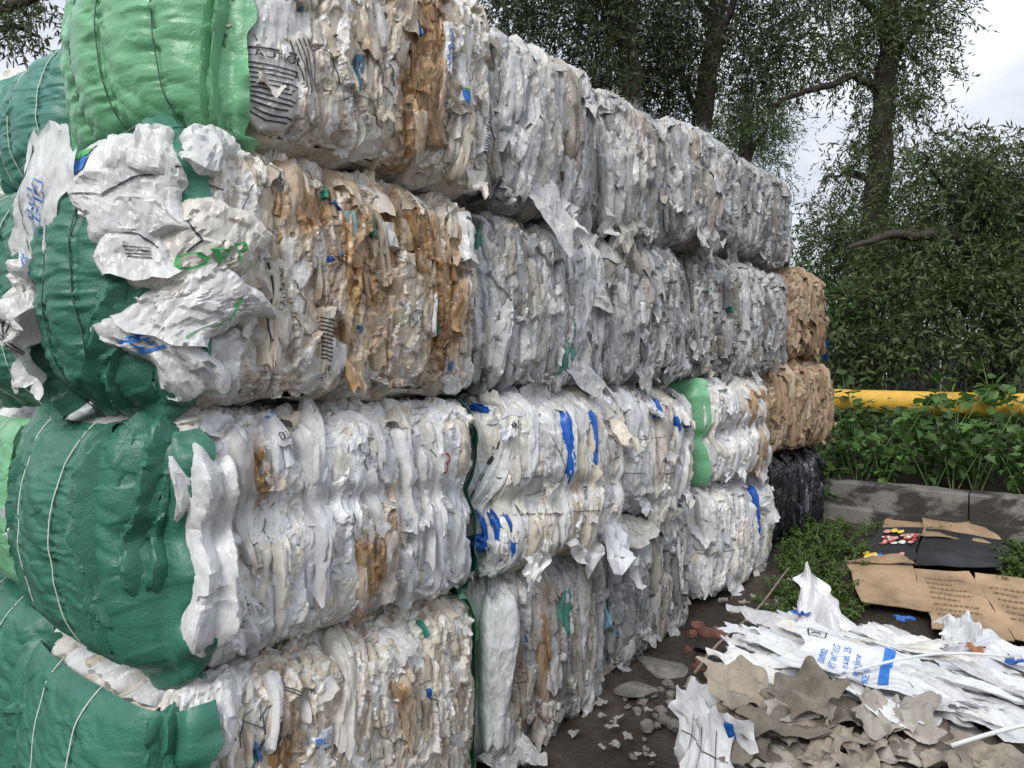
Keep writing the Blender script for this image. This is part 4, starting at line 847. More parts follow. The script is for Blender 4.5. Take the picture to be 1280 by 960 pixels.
# ------------------------------------------------------------------ trees and bushes
lr = np.random.RandomState(77)
def twigs(clusters, mat, name, parent, origin, leaf=(.075, .115), wd=.22, per=14, droop=.5, tw_len=(.35, .8), hang=.35):
    """leaves strung along drooping twigs, clusters = (centre, (rx, ry, rz), number of twigs)"""
    B, Dr, Ln = [], [], []
    for c, r_, n in clusters:
        p = lr.randn(n, 3); p /= np.linalg.norm(p, axis=1, keepdims=True); p *= (lr.rand(n, 1) ** .45); st = np.array(c) + p * np.array(r_)
        d = p * .9 + lr.randn(n, 3) * .55; d[:, 2] -= droop * lr.rand(n); d /= np.linalg.norm(d, axis=1, keepdims=True)
        L_ = lr.uniform(*tw_len, n)
        for k in range(per):
            t = (k + lr.rand(n)) / per; pos = st + d * (t * L_)[:, None]; pos[:, 2] -= hang * L_ * t * t
            ld = d * .6 + lr.randn(n, 3) * .55; ld[:, 2] -= .25; ld /= np.linalg.norm(ld, axis=1, keepdims=True)
            B.append(pos); Dr.append(ld); Ln.append(lr.uniform(*leaf, n))
    B = np.concatenate(B); Dr = np.concatenate(Dr); Ln = np.concatenate(Ln)[:, None]
    sd_ = np.cross(Dr, lr.randn(len(B), 3)); sd_ /= np.linalg.norm(sd_, axis=1, keepdims=True) + 1e-9; sd_ *= Ln * wd * .5
    mid = B + Dr * Ln * .45
    V = np.stack([B, mid + sd_, B + Dr * Ln, mid - sd_], 1).reshape(-1, 3) - np.array(origin)
    Fq = np.arange(len(V)).reshape(-1, 4)
    return obj(name, mesh_np('crown', V, Fq, mat, False), parent)
def limb_obj(name, parent, origin, pts, radii, sides=8, mat='bark'):
    P = [Vector(p) for p in pts]; D_, R_ = [], []
    for i in range(len(P) - 1):
        for k in range(5):
            t = k / 5; q = P[i].lerp(P[i + 1], t); D_.append(q + Vector(lr.randn(3) * .02)); R_.append(radii[i] + (radii[i + 1] - radii[i]) * t)
    D_.append(P[-1]); R_.append(radii[-1]); V, Fs = tube_geo([p - origin for p in D_], R_, sides)
    return obj(name, mesh_py(name, V, Fs, M[mat], True), parent)
def tree(label, d, trunk, limbs, crown, mat='leaf_willow', name='willow_tree', dens=1.0, depth=.9, group='willows behind the bale wall', **k):
    """trunk, limbs: [(px, py, radius in m)...] ; crown: [(px, py, rx, ry, twigs)...]; all about depth d"""
    base = at(trunk[0][0], trunk[0][1], d); base.z = .6; root = empty(name, base); tag(root, label, 'tree', group)
    pts = [base - Vector((0, 0, .3))] + [at(a, b, d) for a, b, _ in trunk]
    limb_obj('trunk', root, base, pts, [trunk[0][2] * 1.2] + [r_ for _, _, r_ in trunk], 10)
    for lm in limbs: limb_obj('limb', root, base, [at(a, b, d + (i * .25) * (1 if lm[0][0] % 2 else -1)) for i, (a, b, _) in enumerate(lm)], [r_ for _, _, r_ in lm], 7)
    cl = []
    for (px, py, rx, ry, n) in crown:
        c = at(px, py, d + lr.uniform(-.5, .5) * depth); cl.append((tuple(c), (rx / F * d, depth * .8, ry / F * d), max(2, int(n * dens))))
    twigs(cl, M[mat], 'crown', root, base, **k); return root
def blob(x0, y0, x1, y1, n, r, tw):           # a loose patch of foliage clusters
    return [(lr.uniform(x0, x1), lr.uniform(y0, y1), r * lr.uniform(.6, 1.2), r * lr.uniform(.5, 1.0), tw) for _ in range(n)]
tree('tall willow with a leafy leaning trunk standing against the open sky', 11.0,
     [(1085, 470, .20), (1092, 300, .19), (1100, 180, .16), (1112, 60, .14), (1120, -60, .11), (1130, -200, .05)],
     [[(1106, 118, .07), (1070, 95, .055), (1020, 110, .045), (960, 132, .025)], [(1110, 80, .06), (1150, 30, .04), (1185, -20, .02)], [(1095, 230, .05), (1060, 215, .03), (1030, 225, .015)], [(1112, 40, .06), (1060, -20, .04), (1010, -60, .02)]],
     blob(960, -60, 1090, 85, 26, 34, 30) + blob(1080, -60, 1150, 120, 20, 30, 30) + blob(1120, -40, 1185, 60, 8, 20, 16) + blob(1135, 60, 1165, 140, 5, 14, 14) + blob(1070, 110, 1140, 250, 20, 22, 18) + blob(1055, 190, 1075, 260, 4, 12, 12) + blob(1030, 250, 1150, 420, 26, 34, 30), tw_len=(.3, .6))
tree('dark willow with a steep forked trunk rising behind the frayed bale tops', 10.5,
     [(868, 470, .17), (870, 200, .16), (880, 120, .14), (895, 40, .13), (905, -60, .10)], [[(880, 110, .08), (905, 30, .06), (935, -40, .03)], [(875, 150, .05), (850, 90, .04), (830, 20, .02)], [(893, 45, .06), (870, -10, .05), (850, -70, .03)]],
     blob(790, -70, 980, 90, 44, 36, 30) + blob(780, 60, 870, 190, 18, 30, 30) + blob(915, 60, 960, 110, 5, 22, 14), 'leaf_dark', tw_len=(.3, .6))
tree('dark willow with an upright trunk behind the tallest bales', 9.6,
     [(790, 470, .15), (790, 200, .15), (787, 90, .13), (782, 20, .12), (775, -80, .09)], [[(788, 60, .07), (760, 40, .05), (735, 43, .03)], [(785, 30, .06), (800, -30, .04), (820, -90, .02)]],
     blob(610, -70, 800, 70, 44, 36, 32) + blob(690, 60, 790, 130, 10, 28, 30), 'leaf_dark', tw_len=(.3, .6))
tree('mid green poplar far beyond the gap between the willows', 16.0, [(925, 470, .2), (930, 250, .18), (935, 110, .1)], [[(932, 200, .08), (960, 160, .03)]],
     blob(890, 115, 975, 200, 22, 30, 34) + blob(950, 160, 978, 240, 8, 14, 22), 'leaf_mid', tw_len=(.3, .7), group=None)
tree('rounded willow with a low horizontal limb above the weeds', 9.2, [(1255, 480, .18), (1245, 360, .16), (1225, 280, .12), (1215, 200, .06)],
     [[(1240, 330, .09), (1190, 290, .07), (1110, 295, .05), (1060, 310, .02)], [(1240, 320, .07), (1290, 250, .05), (1330, 200, .02)], [(1228, 280, .05), (1180, 230, .03), (1150, 190, .015)]],
     blob(1165, 190, 1330, 330, 42, 36, 34) + blob(1150, 175, 1280, 215, 12, 18, 14) + blob(1080, 270, 1200, 370, 18, 32, 26), tw_len=(.3, .55))
tree('spreading tree with dark bare limbs behind the yellowish bale row', 8.0, [(-60, 470, .2), (-50, 100, .17), (-30, 20, .14), (10, -60, .1)], [[(-40, 60, .08), (0, 12, .05), (45, 0, .03), (90, -20, .02)], [(-35, 40, .06), (10, 30, .035), (50, 45, .015)]],
     blob(-60, -40, 72, 18, 14, 20, 12) + blob(10, 30, 60, 58, 4, 12, 8), 'leaf_willow', name='leafy_tree', group=None, tw_len=(.2, .4), depth=.6)
BU = [('wide shrub pressed against the brown paper bale stack', 1015, 430, 9.4, 52, 70), ('dark shrub growing under the tall willow', 1090, 400, 9.0, 60, 70), ('dense shrub in front of the grey fence end', 1165, 400, 8.6, 60, 70), ('tangled shrub below the rounded willow', 1240, 390, 8.8, 60, 75),
      ('thick bush beyond the rounded willow', 1310, 400, 8.4, 60, 80), ('low bush filling the gap beside the fence', 1045, 340, 10.8, 50, 60), ('tall shrub behind the horizontal limb', 1180, 330, 10.6, 70, 60), ('far shrub closing the view under the willows', 1290, 300, 11.5, 70, 70)]
for (lb, px, py, d, rx, ry) in BU:
    b_ = at(px, py, d); b_.z = .7; root = empty('shrub', b_); tag(root, lb, 'bush', 'shrubs behind the pipe')
    cl = [(tuple(at(px + lr.uniform(-rx, rx), py + lr.uniform(-ry, ry) * .9, d + lr.uniform(-.4, .4))), (.32, .3, .26), 22) for _ in range(20)]
    twigs(cl, M['leaf_mid' if len(lb) % 2 else 'leaf_willow'], 'foliage', root, b_, leaf=(.06, .10), wd=.34, per=11, tw_len=(.2, .45))
    for k in range(4): limb_obj('stem', root, b_, [b_ + Vector((lr.uniform(-.2, .2), 0, -.2)), b_ + Vector((lr.uniform(-.4, .4), 0, .6)), b_ + Vector((lr.uniform(-.5, .5), 0, 1.2))], [.02, .015, .006], 5)

# ------------------------------------------------------------------ weeds behind the kerb
def leaf_geo(ln, wd, fold=.25, lobes=False):
    o_ = [(-.0, 0), (.32, .16), (.50, .42), (.36, .72), (0, 1)] if not lobes else [(0, 0), (.5, .06), (.34, .30), (.62, .46), (.26, .62), (0, 1)]
    V = [(0, t * ln, -.10 * ln * t * t) for (_, t) in o_]; L_ = [(-x * wd, t * ln, fold * x * wd - .10 * ln * t * t) for (x, t) in o_[1:-1]]; R_ = [(x * wd, t * ln, fold * x * wd - .10 * ln * t * t) for (x, t) in o_[1:-1]]
    n = len(V); V = V + L_ + R_; Fs = []
    k = len(L_)
    for side in (n, n + k):
        Fs.append((0, side, 1) if side == n else (0, 1, side))
        for i in range(k - 1): Fs.append((i + 1, side + i, side + i + 1, i + 2) if side == n else (i + 1, i + 2, side + i + 1, side + i))
        Fs.append((k, side + k - 1, k + 1) if side == n else (k, k + 1, side + k - 1))
    return V, Fs
LEAFM = [mesh_py('leaf', *leaf_geo(.085 * s_, .07 * s_, .25, lb), M['leaf_weed']) for s_, lb in ((1, False), (1.15, True), (.85, False), (1.0, True))]
def plant_geo(rng, h, n, leaf, spread=.5, upright=.4, wdr=.75):
    """a leafy weed: stems and leaves"""
    V, Fs, SV, SF = [], [], [], []
    for _ in range(rng.randint(2, 4)):
        a = rng.uniform(0, 6.28); tip = Vector((math.cos(a) * spread * rng.random(), math.sin(a) * spread * rng.random(), h * rng.uniform(.65, 1.1))); pts = [Vector((0, 0, -.05)).lerp(tip, t) + Vector((0, 0, .12 * h * math.sin(t * 3.1))) for t in (0, .25, .5, .75, 1)]
        v_, f_ = tube_geo(pts, [.005, .004, .0035, .003, .001], 4, len(SV)); SV += v_; SF += f_
        for k in range(n):
            t = rng.uniform(.18, 1.0); i = min(3, int(t * 4)); p = pts[i].lerp(pts[i + 1], t * 4 - i); yaw = rng.uniform(0, 6.28); ln = leaf * rng.uniform(.6, 1.15)
            gv, gf = leaf_geo(ln, ln * wdr, rng.uniform(.1, .5), rng.random() < .4); Mx = Matrix.Translation(p + Vector((math.cos(yaw + 1.57), math.sin(yaw + 1.57), 0)) * leaf * .5) @ Matrix.Rotation(yaw, 4, 'Z') @ Matrix.Rotation(rng.gauss(-.15, upright), 4, 'X') @ Matrix.Rotation(rng.gauss(0, .3), 4, 'Y'); b_ = len(V)
            V += [Mx @ Vector(q) for q in gv]; Fs += [tuple(b_ + i_ for i_ in f) for f in gf]
    return (V, Fs), (SV, SF)
wr = random.Random(5); PM = []
for k in range(7):
    (V, Fs), (SV, SF) = plant_geo(wr, wr.uniform(.45, .72), 15, .095); PM.append((mesh_py('foliage', V, Fs, M['leaf_weed' if k % 3 else 'leaf_mid']), mesh_py('stems', SV, SF, M['stem'])))
for row, (t_, n) in enumerate(((5.48, 30), (5.75, 28), (6.05, 26), (6.55, 24), (7.0, 22))):
    for i in range(n):
        s_ = 1.3 - 6.0 * (i + wr.random()) / n; fm, sm = wr.choice(PM); k = wr.uniform(.75, 1.15) * (1.0, 1.3, 1.4, 1.35, 1.35)[row]
        if row < 3 and s_ > .15: k *= .75
        o = empty('weed', wall(t_ + wr.uniform(-.1, .1), s_, .68), wr.uniform(0, 6.28)); o.scale = (k, k, k); 
        zone = 'beside the brown paper bales' if s_ > .2 else ('near the damp patches of the kerb' if s_ > -1.4 else 'toward the rounded willow'); pos = ('along the kerb edge', 'in the bed between kerb and pipe', 'under the yellow pipe', 'just behind the yellow pipe', 'well behind the yellow pipe')[row]
        tag(o, 'leafy weed %s, %s' % (pos, zone), 'weed', 'weeds %s, %s' % (pos, zone))
        obj('foliage', fm, o); obj('stems', sm, o)
for i in range(11):     # nearest ones, hanging over the kerb, leaf by leaf
    s_ = wr.choice((.25, .2, -1.3, -1.9, .9, -.8, -2.4)) + wr.uniform(-.15, .15); o = empty('weed', wall(5.36, s_, .70), wr.uniform(0, 6.28)); tag(o, 'weed with large leaves trailing over the edge of the concrete kerb', 'weed', 'weeds trailing over the kerb')
    SV, SF = [], []
    for q in range(3):
        a = R(229) - o.rotation_euler[2] + wr.uniform(-.9, .9); L_ = wr.uniform(.12, .26); top = wr.uniform(.08, .2)
        pts = [Vector((math.cos(a) * L_ * t, math.sin(a) * L_ * t, top * math.sin(t * 3.0) * 1.2 - .12 * t * t)) for t in np.linspace(0, 1, 6)]; v_, f_ = tube_geo(pts, .003, 4, len(SV)); SV += v_; SF += f_
        for k in range(8):
            p = pts[min(5, 1 + k % 5)]; l_ = obj('leaf', wr.choice(LEAFM), o); l_.location = p + Vector((wr.uniform(-.03, .03), wr.uniform(-.03, .03), wr.uniform(-.01, .03))); l_.rotation_euler = (wr.gauss(-.35, .3), wr.gauss(0, .3), wr.uniform(0, 6.28)); kk = wr.uniform(.8, 1.25); l_.scale = (kk, kk, kk)
    obj('stems', mesh_py('stems', SV, SF, M['stem']), o)
# low weeds on the muddy ground
LM = []
for k in range(5):
    (V, Fs), (SV, SF) = plant_geo(wr, wr.uniform(.12, .24), 34, .032, .16, .6, .6); LM.append((mesh_py('foliage', V, Fs, M['leaf_low']), mesh_py('stems', SV, SF, M['stem'])))
def low_weed(px, py, k=1.0):
    fm, sm = wr.choice(LM); o = empty('low_weed', ground_at(px, py) - Vector((0, 0, .02)), wr.uniform(0, 6.28)); k *= wr.uniform(.6, 1.0); o.scale = (k, k, k * .8)
    obj('foliage', fm, o); obj('stems', sm, o); return o
for i in range(80):
    u, v = wr.random(), wr.random(); py = 655 + 130 * v; x0 = 985 - 60 * max(0, (v - .4)) ; x1 = 1075 - 10 * v
    zone = 'close to the black film bale' if py < 695 else ('beside the black printed box' if py < 740 else 'behind the white sack pile')
    tag(low_weed(x0 + (x1 - x0) * u, py), 'small leaved green ground weed ' + zone, 'weed', 'low weeds ' + zone)
for i in range(10): tag(low_weed(wr.uniform(1262, 1300), wr.uniform(685, 740), 1.3), 'small leaved weed tuft at the far side of the black printed box', 'weed', 'weed tufts beside the boxes')
for i in range(12): tag(low_weed(wr.uniform(1050, 1280), wr.uniform(655, 668), .7), 'small weed sprouting along the foot of the kerb', 'weed', 'weeds at the kerb foot')

# ------------------------------------------------------------------ flattened cardboard boxes
def ground_panel(name, parent, quad, mat, lift, seed, n=18, bow=.012, th=.006):
    Q = [ground_at(*q) for q in quad]; U_, V_ = np.meshgrid(np.linspace(0, 1, n + 1), np.linspace(0, 1, n + 1), indexing='ij'); u, v = U_.ravel()[:, None], V_.ravel()[:, None]; q = [np.array(p) for p in Q]
    P = q[0] * (1 - u) * (1 - v) + q[1] * u * (1 - v) + q[2] * u * v + q[3] * (1 - u) * v
    edge = ((u - .5) ** 2 + (v - .5) ** 2).ravel(); jit = np.stack([n3(P, .12, .12, 1, seed + 5), n3(P, .12, .12, 1, seed + 6), 0 * u.ravel()], 1) * .02 * (edge > .2)[:, None]
    P = P + jit; P[:, 2] += lift + bow * n3(P, .35, .35, 1, seed) + bow * .5 * n3(P, .12, .12, 1, seed + 1)
    P2 = P.copy(); P2[:, 2] -= th; f = grid_faces(n, n); nv = len(P); rim = []
    idx = [i * (n + 1) for i in range(n + 1)] + [n * (n + 1) + j for j in range(1, n + 1)] + [i * (n + 1) + n for i in range(n - 1, -1, -1)] + [j for j in range(n - 1, 0, -1)]
    for a, b in zip(idx, idx[1:] + idx[:1]): rim.append((a, b, b + nv, a + nv))
    o = obj(name, mesh_np(name, np.concatenate([P, P2]) - np.array(parent.location), np.concatenate([f, f[:, ::-1] + nv, np.array(rim)]), M[mat], True, 40), parent)
    def pt(uu, vv, up=.004):
        return q[0] * (1 - uu) * (1 - vv) + q[1] * uu * (1 - vv) + q[2] * uu * vv + q[3] * (1 - uu) * vv, uu, vv, up
    def surf(uv, up):
        uv = np.array(uv); a, b = uv[:, 0:1], uv[:, 1:2]; S = q[0] * (1 - a) * (1 - b) + q[1] * a * (1 - b) + q[2] * a * b + q[3] * (1 - a) * b
        S[:, 2] += lift + bow * n3(S, .35, .35, 1, seed) + bow * .5 * n3(S, .12, .12, 1, seed + 1) + up; return S - np.array(parent.location)
    o['_'] = 0; del o['_']
    return o, surf
cb = tag(empty('cardboard_box', ground_at(1165, 690)), 'flattened brown box with black printed side and small food pictures, lying by the kerb', 'cardboard')
ground_panel('box_flap', cb, [(1098, 672), (1158, 676), (1150, 644), (1112, 645)], 'card', .035, 31, bow=.02); ground_panel('box_flap', cb, [(1156, 678), (1262, 688), (1225, 662), (1152, 645)], 'card', .05, 32, bow=.03)
_, sfA = ground_panel('printed_panel', cb, [(1066, 716), (1140, 718), (1156, 668), (1100, 667)], 'card_black', .05, 33); _, sfB = ground_panel('printed_panel', cb, [(1141, 718), (1256, 718), (1262, 686), (1157, 668)], 'card_black', .055, 34, bow=.02)
def blob_print(sf, par, cu, cv, ru, rv, mat, seed, up=.008, n=14):
    r_ = random.Random(seed); uv = [(cu, cv)] + [(cu + ru * math.cos(6.283 * i / n) * r_.uniform(.75, 1.1), cv + rv * math.sin(6.283 * i / n) * r_.uniform(.75, 1.1)) for i in range(n)]
    obj('printed_picture', mesh_py('printed_picture', sf(uv, up), [(0, i + 1, (i + 1) % n + 1) for i in range(n)], M[mat]), par)
pr_ = random.Random(3)
for k in range(20): blob_print(sfA, cb, pr_.uniform(.26, .90), pr_.uniform(.52, .72), pr_.uniform(.04, .10), pr_.uniform(.025, .06), pr_.choice(('ink_pink', 'ink_red', 'ink_red', 'ink_pink', 'twine')), k, .007 + .0006 * k, 10)
for k in range(3): blob_print(sfA, cb, .26 + .14 * k, .80 + .03 * (k % 2), .08, .055, ('ink_pink', 'ink_yellow', 'ink_yellow')[k], 40 + k, .020)
for k in range(14): blob_print(sfA, cb, .10 + .055 * k + pr_.uniform(-.02, .02), pr_.uniform(.10, .28), pr_.uniform(.04, .08), pr_.uniform(.03, .06), ('ink_yellow', 'ink_yellow', 'twine', 'ink_blue', 'ink_blue', 'ink_blue', 'ink_red', 'ink_pink', 'ink_red')[min(8, k * 9 // 14)], 60 + k, .007 + .0007 * k, 10)
cb2 = tag(empty('cardboard_box', ground_at(1180, 750)), 'flattened plain brown box with lines of dark printing behind the white sack pile', 'cardboard')
ground_panel('box_panel', cb2, [(1075, 765), (1168, 780), (1140, 722), (1058, 712)], 'card', .06, 41); _, sfC = ground_panel('box_panel', cb2, [(1166, 800), (1270, 815), (1215, 728), (1141, 722)], 'card', .065, 42); _, sfD = ground_panel('box_panel', cb2, [(1268, 812), (1400, 840), (1310, 740), (1214, 728)], 'card', .055, 43); ground_panel('box_flap', cb2, [(1062, 716), (1140, 722), (1124, 710), (1090, 709)], 'card', .075, 44, bow=.02)
def print_line(sf, par, u0, v0, u1, wd, seed):
    r_ = random.Random(seed); u = u0
    while u < u1:
        w_ = r_.uniform(.02, .07); obj('printed_line', mesh_py('printed_line', sf([(u, v0), (min(u1, u + w_), v0), (min(u1, u + w_), v0 + wd), (u, v0 + wd)], .008), [(0, 1, 2, 3)], M['ink_brown']), par); u += w_ + .02
for k in range(8): print_line(sfC, cb2, .14, .22 + k * .085,   .14 + (.62 if k % 3 else .4), .016, 50 + k)
for k in range(6): print_line(sfD, cb2, .12, .3 + k * .09, .12 + (.5 if k % 2 else .3), .017, 70 + k)

# ------------------------------------------------------------------ foreground pile: bale of sacks over weathered cardboard
pl = Bale('sack_bale', 'low bale of white woven sacks over weathered grey cardboard, tied with white straps', 0, 1.55, 0, .60, style='card', D=.95, bulge=.03, r=.09, seed=90, key='paper', res=(140, 80), jag=2.0, grain=2.6, faces='frt', pose=(Vector((.655, 2.17, -.03)), R(-27)))
fgr = np.random.RandomState(9); ff = random.Random(19)
for k in range(16):
    sh = Sheet(ff.uniform(.16, .34), ff.uniform(.14, .26), 500 + k, amp=.024, pleat=.010, taper=ff.uniform(-.2, .4)); sh.build('cardboard_piece', M['card_old'], pl.root, (1, 1, 1), place(Vector((.02 + (k % 8) * .15 + ff.uniform(-.04, .04), -.09 - .03 * ff.random(), .10 + .22 * (k // 8))), ff.uniform(-.3, .3), ff.uniform(-.35, .25), ff.uniform(-.6, .6)))
for k in range(5):
    sh = Sheet(.16, .05, 530 + k, amp=.008, pleat=.004); sh.build('black_film_strip', M['card_black'], pl.root, (1, 1, 1), place(Vector((.05 + .18 * k, -.075, .26 + .03 * (k % 2))), 0, .1, ff.uniform(-.4, .2)))
    if k == 0: sh.text('OL', .03, .012, .034, 'twine')
def lay(x, y, z, wd, ln, yaw, seed, color=None, name='woven_sack', pitch=0.0, **k):
    c = color or ff.choice(((.68, .69, .71), (.65, .66, .67), (.70, .70, .70), (.56, .56, .57), (.66, .64, .60))); sh = Sheet(wd, ln, seed, nu=34, nv=26, **k)
    sh.build(name, M['flatfilm'], pl.root, c, Matrix.Translation((x, y, z)) @ Matrix.Rotation(yaw, 4, 'Z') @ Matrix.Rotation(-R(90) + pitch, 4, 'X'), 42); return sh
for k in range(120):                              # layers of flattened sacks, folds running down towards the near side
    ln = ff.uniform(.20, .50); yaw = R(-122) + ff.gauss(0, .18); y = ff.uniform(.16 + .56 * ln, 1.0); x = ff.uniform(-.20, 1.35)
    lay(x, y, .612 + .05 * math.sin(math.pi * min(1, max(0, y / .95))) + k * .0004 + ff.uniform(0, .02), ff.uniform(.05, .16), ln, yaw, 600 + k, amp=.007, pleat=ff.uniform(.005, .014), taper=ff.uniform(-.2, .5), pitch=ff.gauss(.0, .05))
for k in range(22):
    x, y = .03 + (k % 8) * .085 + ff.uniform(-.03, .03), -.13 + .085 * (k // 8) + ff.uniform(-.03, .03)
    sh = Sheet(ff.uniform(.12, .26), ff.uniform(.10, .2), 560 + k, amp=.011, pleat=ff.choice((0, .006)), taper=ff.uniform(-.2, .4), nu=22, nv=22); sh.build('cardboard_piece', M[ff.choice(('card_old', 'card_old', 'card_grey', 'card_dark'))], pl.root, (1, 1, 1), Matrix.Translation((x, y, .58 + .04 * (k // 8) + ff.uniform(0, .03))) @ Matrix.Rotation(ff.uniform(-.8, .8), 4, 'Z') @ Matrix.Rotation(-R(90) + ff.uniform(-.1, .45), 4, 'X') @ Matrix.Rotation(ff.gauss(0, .25), 4, 'Y'), 30)
h = lay(.10, .40, .745, .34, .34, R(-92), 650, (.70, .71, .73), amp=.009, pitch=-.10, bend=.04)      # the printed sack on top
h.bar(.03, .255, .16, .285, 'ink_blue'); h.bar(.165, .250, .31, .278, 'ink_blue')
for k in range(5): h.text(('MADE IN', 'polypropylene', 'woven sack 25', 'NET WT KG', '0000002')[k], .31 - .012 * k, .225 - k * .032, .030, 'ink_blue', 3.14)
h.line([(.05, .08), (.10, .08), (.10, .03), (.05, .03), (.05, .08)], .004, 'ink_black', 'printed_box'); h.text('X', .056, .036, .042, 'ink_black')
h = lay(.16, .74, .66, .24, .30, R(20), 651, (.70, .70, .72), amp=.016, pleat=.02, taper=.75, pitch=.75)           # peak standing up
h = lay(.55, .78, .70, .42, .40, R(-130), 652, (.68, .69, .72), amp=.012, pleat=.006, pitch=-.03); h = lay(.62, .86, .66, .14, .16, R(10), 653, amp=.02, pleat=.02, pitch=.5)
h = lay(.40, .44, .68, .30, .22, R(-170), 654, (.70, .70, .71), amp=.014, pleat=.010, pitch=-.25, ragged=.03); h = lay(.10, .36, .67, .20, .20, R(-175), 657, (.70, .70, .71), amp=.014, pleat=.010, pitch=-.2, ragged=.03)
h = lay(.95, .10, .50, .60, .42, R(165), 655, (.70, .71, .73), amp=.014, pleat=.006, pitch=.05, roll=.12); h.text('ABC', .40, .10, .06, 'ink_blue', 2.6); h.bar(.30, .05, .33, .14, 'ink_blue')
h = lay(1.05, .35, .66, .40, .45, R(-150), 656, (.68, .69, .72), amp=.014, pleat=.012, pitch=-.05)
for (x, y, c_) in ((.70, .62, (.02, .1, .4)), (.05, .80, (.03, .12, .42)), (.40, .88, (.03, .12, .42)), (.62, .66, (.30, .12, .04))): lay(x, y, .73, .05, .06, ff.uniform(-2, 0), int(700 + x * 100), c_, 'printed_scrap', amp=.006)
for (pp, qq, rr) in ((-.13, .06, .30), (-.05, -.02, .18), (-.16, .20, .36)):   # sacks hanging down the near corner
    sh = Sheet(.19, .50, int(800 + pp * 100), amp=.012, pleat=.006, nu=24, nv=40, taper=.1); sh.build('woven_sack', M['flatfilm'], pl.root, (.68, .69, .71), place(Vector((pp, qq - .06, .18)), -.5 + pp, .05, rr - .2), 42)
    for q in (.06, .13): sh.line([(q, .02), (q, .46)], .003, 'ink_black', 'seam')
    sh.line([(.02, .40), (.17, .40)], .003, 'ink_black', 'seam'); sh.bar(.075, .02, .095, .22, 'ink_blue')
sh = Sheet(.22, .20, 811, amp=.01, taper=-.2); sh.build('woven_sack', M['flatfilm'], pl.root, (.70, .71, .73), place(Vector((-.08, -.02, .50)), -.4, .15, .1), 42); sh.line([(.02, .03), (.20, .03)], .003, 'ink_black', 'seam'); sh.bar(.15, .05, .175, .18, 'ink_blue')
for k, (a, b, rad) in enumerate((((.28, .30, .73), (.72, .60, .745), .0045), ((.52, .02, .68), (1.0, .30, .74), .006))):
    pts = [Vector(a).lerp(Vector(b), t) + Vector((0, 0, .03 * math.sin(t * 3.14))) for t in np.linspace(0, 1, 14)]; V, Fs = tube_geo(pts, rad, 6); obj('strap', mesh_py('strap', V, Fs, M['roll_white'], True), pl.root)

# ------------------------------------------------------------------ rubble, sticks and litter on the mud
def rock(name, label, px, py, size, seed, mat='stone', flat=.6, cat='stone', group=None):
    r_ = np.random.RandomState(seed); n1_, n2_ = 9, 7; V = []
    for i in range(n1_ + 1):
        for j in range(n2_ + 1):
            th, ph = 2 * math.pi * i / n1_, math.pi * j / n2_; V.append((math.cos(th) * math.sin(ph), math.sin(th) * math.sin(ph), math.cos(ph)))
    V = np.array(V); pl_ = r_.randn(9, 3); pl_ /= np.linalg.norm(pl_, axis=1, keepdims=True); lim = r_.uniform(.45, .8, 9)
    for a, l_ in zip(pl_, lim): d = V @ a - l_; V = V - np.clip(d, 0, None)[:, None] * a
    V = V * np.array([size * r_.uniform(.8, 1.3), size * r_.uniform(.7, 1.1), size * flat])
    o = obj(name, mesh_np(name, V, grid_faces(n1_, n2_)[:, ::-1], M[mat], True, 28), loc=ground_at(px, py) + Vector((0, 0, size * flat * .2 - .03)), rot=(r_.uniform(-.2, .2), r_.uniform(-.2, .2), r_.uniform(0, 6))); return tag(o, label, cat, group)
rock('concrete_slab', 'long broken pale concrete slab lying at the foot of the wall', 828, 828, .16, 1, 'stone', .22, 'slab'); rock('concrete_slab', 'squarish grey concrete slab next to the longer one', 796, 855, .11, 2, 'stone', .25, 'slab')
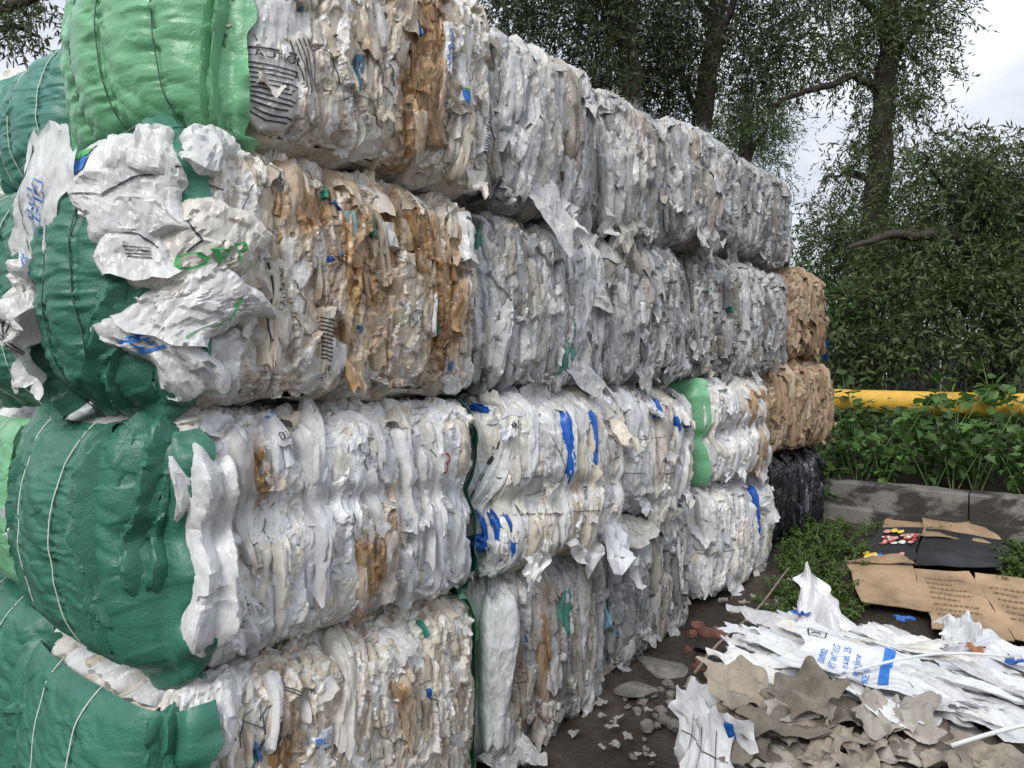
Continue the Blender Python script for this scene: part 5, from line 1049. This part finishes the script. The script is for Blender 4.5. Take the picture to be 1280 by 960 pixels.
for i in range(34): rock('rubble_stone', 'grey broken stone in the rubble heap near the white sack pile', wr.uniform(795, 915), wr.uniform(845, 905), wr.uniform(.02, .055), 20 + i, 'stone', .7, 'stone', 'stones in the rubble heap')
for i in range(7): rock('brick_fragment', 'dull red brick fragment half buried beside the wall', wr.uniform(855, 905), wr.uniform(770, 835), wr.uniform(.04, .065), 60 + i, 'brick', .7, 'brick', 'brick fragments by the wall')
for i in range(34):
    px, py = wr.choice(((wr.uniform(860, 985), wr.uniform(690, 770)), (wr.uniform(700, 880), wr.uniform(840, 950)))); rock('pebble', 'small pale stone scattered on the dark mud', px, py, wr.uniform(.008, .02), 100 + i, 'stone', .6, 'stone', 'scattered pebbles')
for i in range(26):
    px, py = (wr.uniform(880, 985), wr.uniform(690, 760)) if i % 2 else (wr.uniform(690, 900), wr.uniform(850, 950)); sh = Sheet(wr.uniform(.02, .06), wr.uniform(.02, .05), 900 + i, amp=.004, nu=6, nv=6); e_ = empty('litter_scrap', ground_at(px, py) + Vector((0, 0, .012))); e_.rotation_euler = (0, 0, wr.uniform(0, 6)); tag(e_, 'torn scrap of pale film trodden into the mud', 'litter', 'film scraps on the mud')
    sh.build('film_scrap', M['film'], e_, (.34, .33, .31), Matrix.Rotation(-R(90), 4, 'X'))
p0, p1 = ground_at(868, 852) + Vector((0, 0, .04)), ground_at(965, 788) + Vector((0, 0, .22)); V, Fs = tube_geo([(p0.lerp(p1, t) + Vector((0, 0, .02 * math.sin(t * 6)))) - p0 for t in np.linspace(0, 1.25, 10)], [.008 - .0004 * i for i in range(10)], 6); o = obj('stick', mesh_py('stick', V, Fs, M['wood'], True), loc=p0); tag(o, 'thin grey stick leaning over the dark hollow beside the sack pile', 'stick')
e_ = tag(empty('black_film', ground_at(925, 830)), 'glossy black plastic sheet crumpled on the mud behind the sack pile', 'film'); sh = Sheet(.34, .30, 950, amp=.03, pleat=.01, nu=30, nv=30); sh.build('film_sheet', M['card_black'], e_, (1, 1, 1), Matrix.Translation((.04, -.10, .03)) @ Matrix.Rotation(.3, 4, 'Z') @ Matrix.Rotation(-R(90), 4, 'X'))  # black sheet laid in to give the dark of a shaded hollow
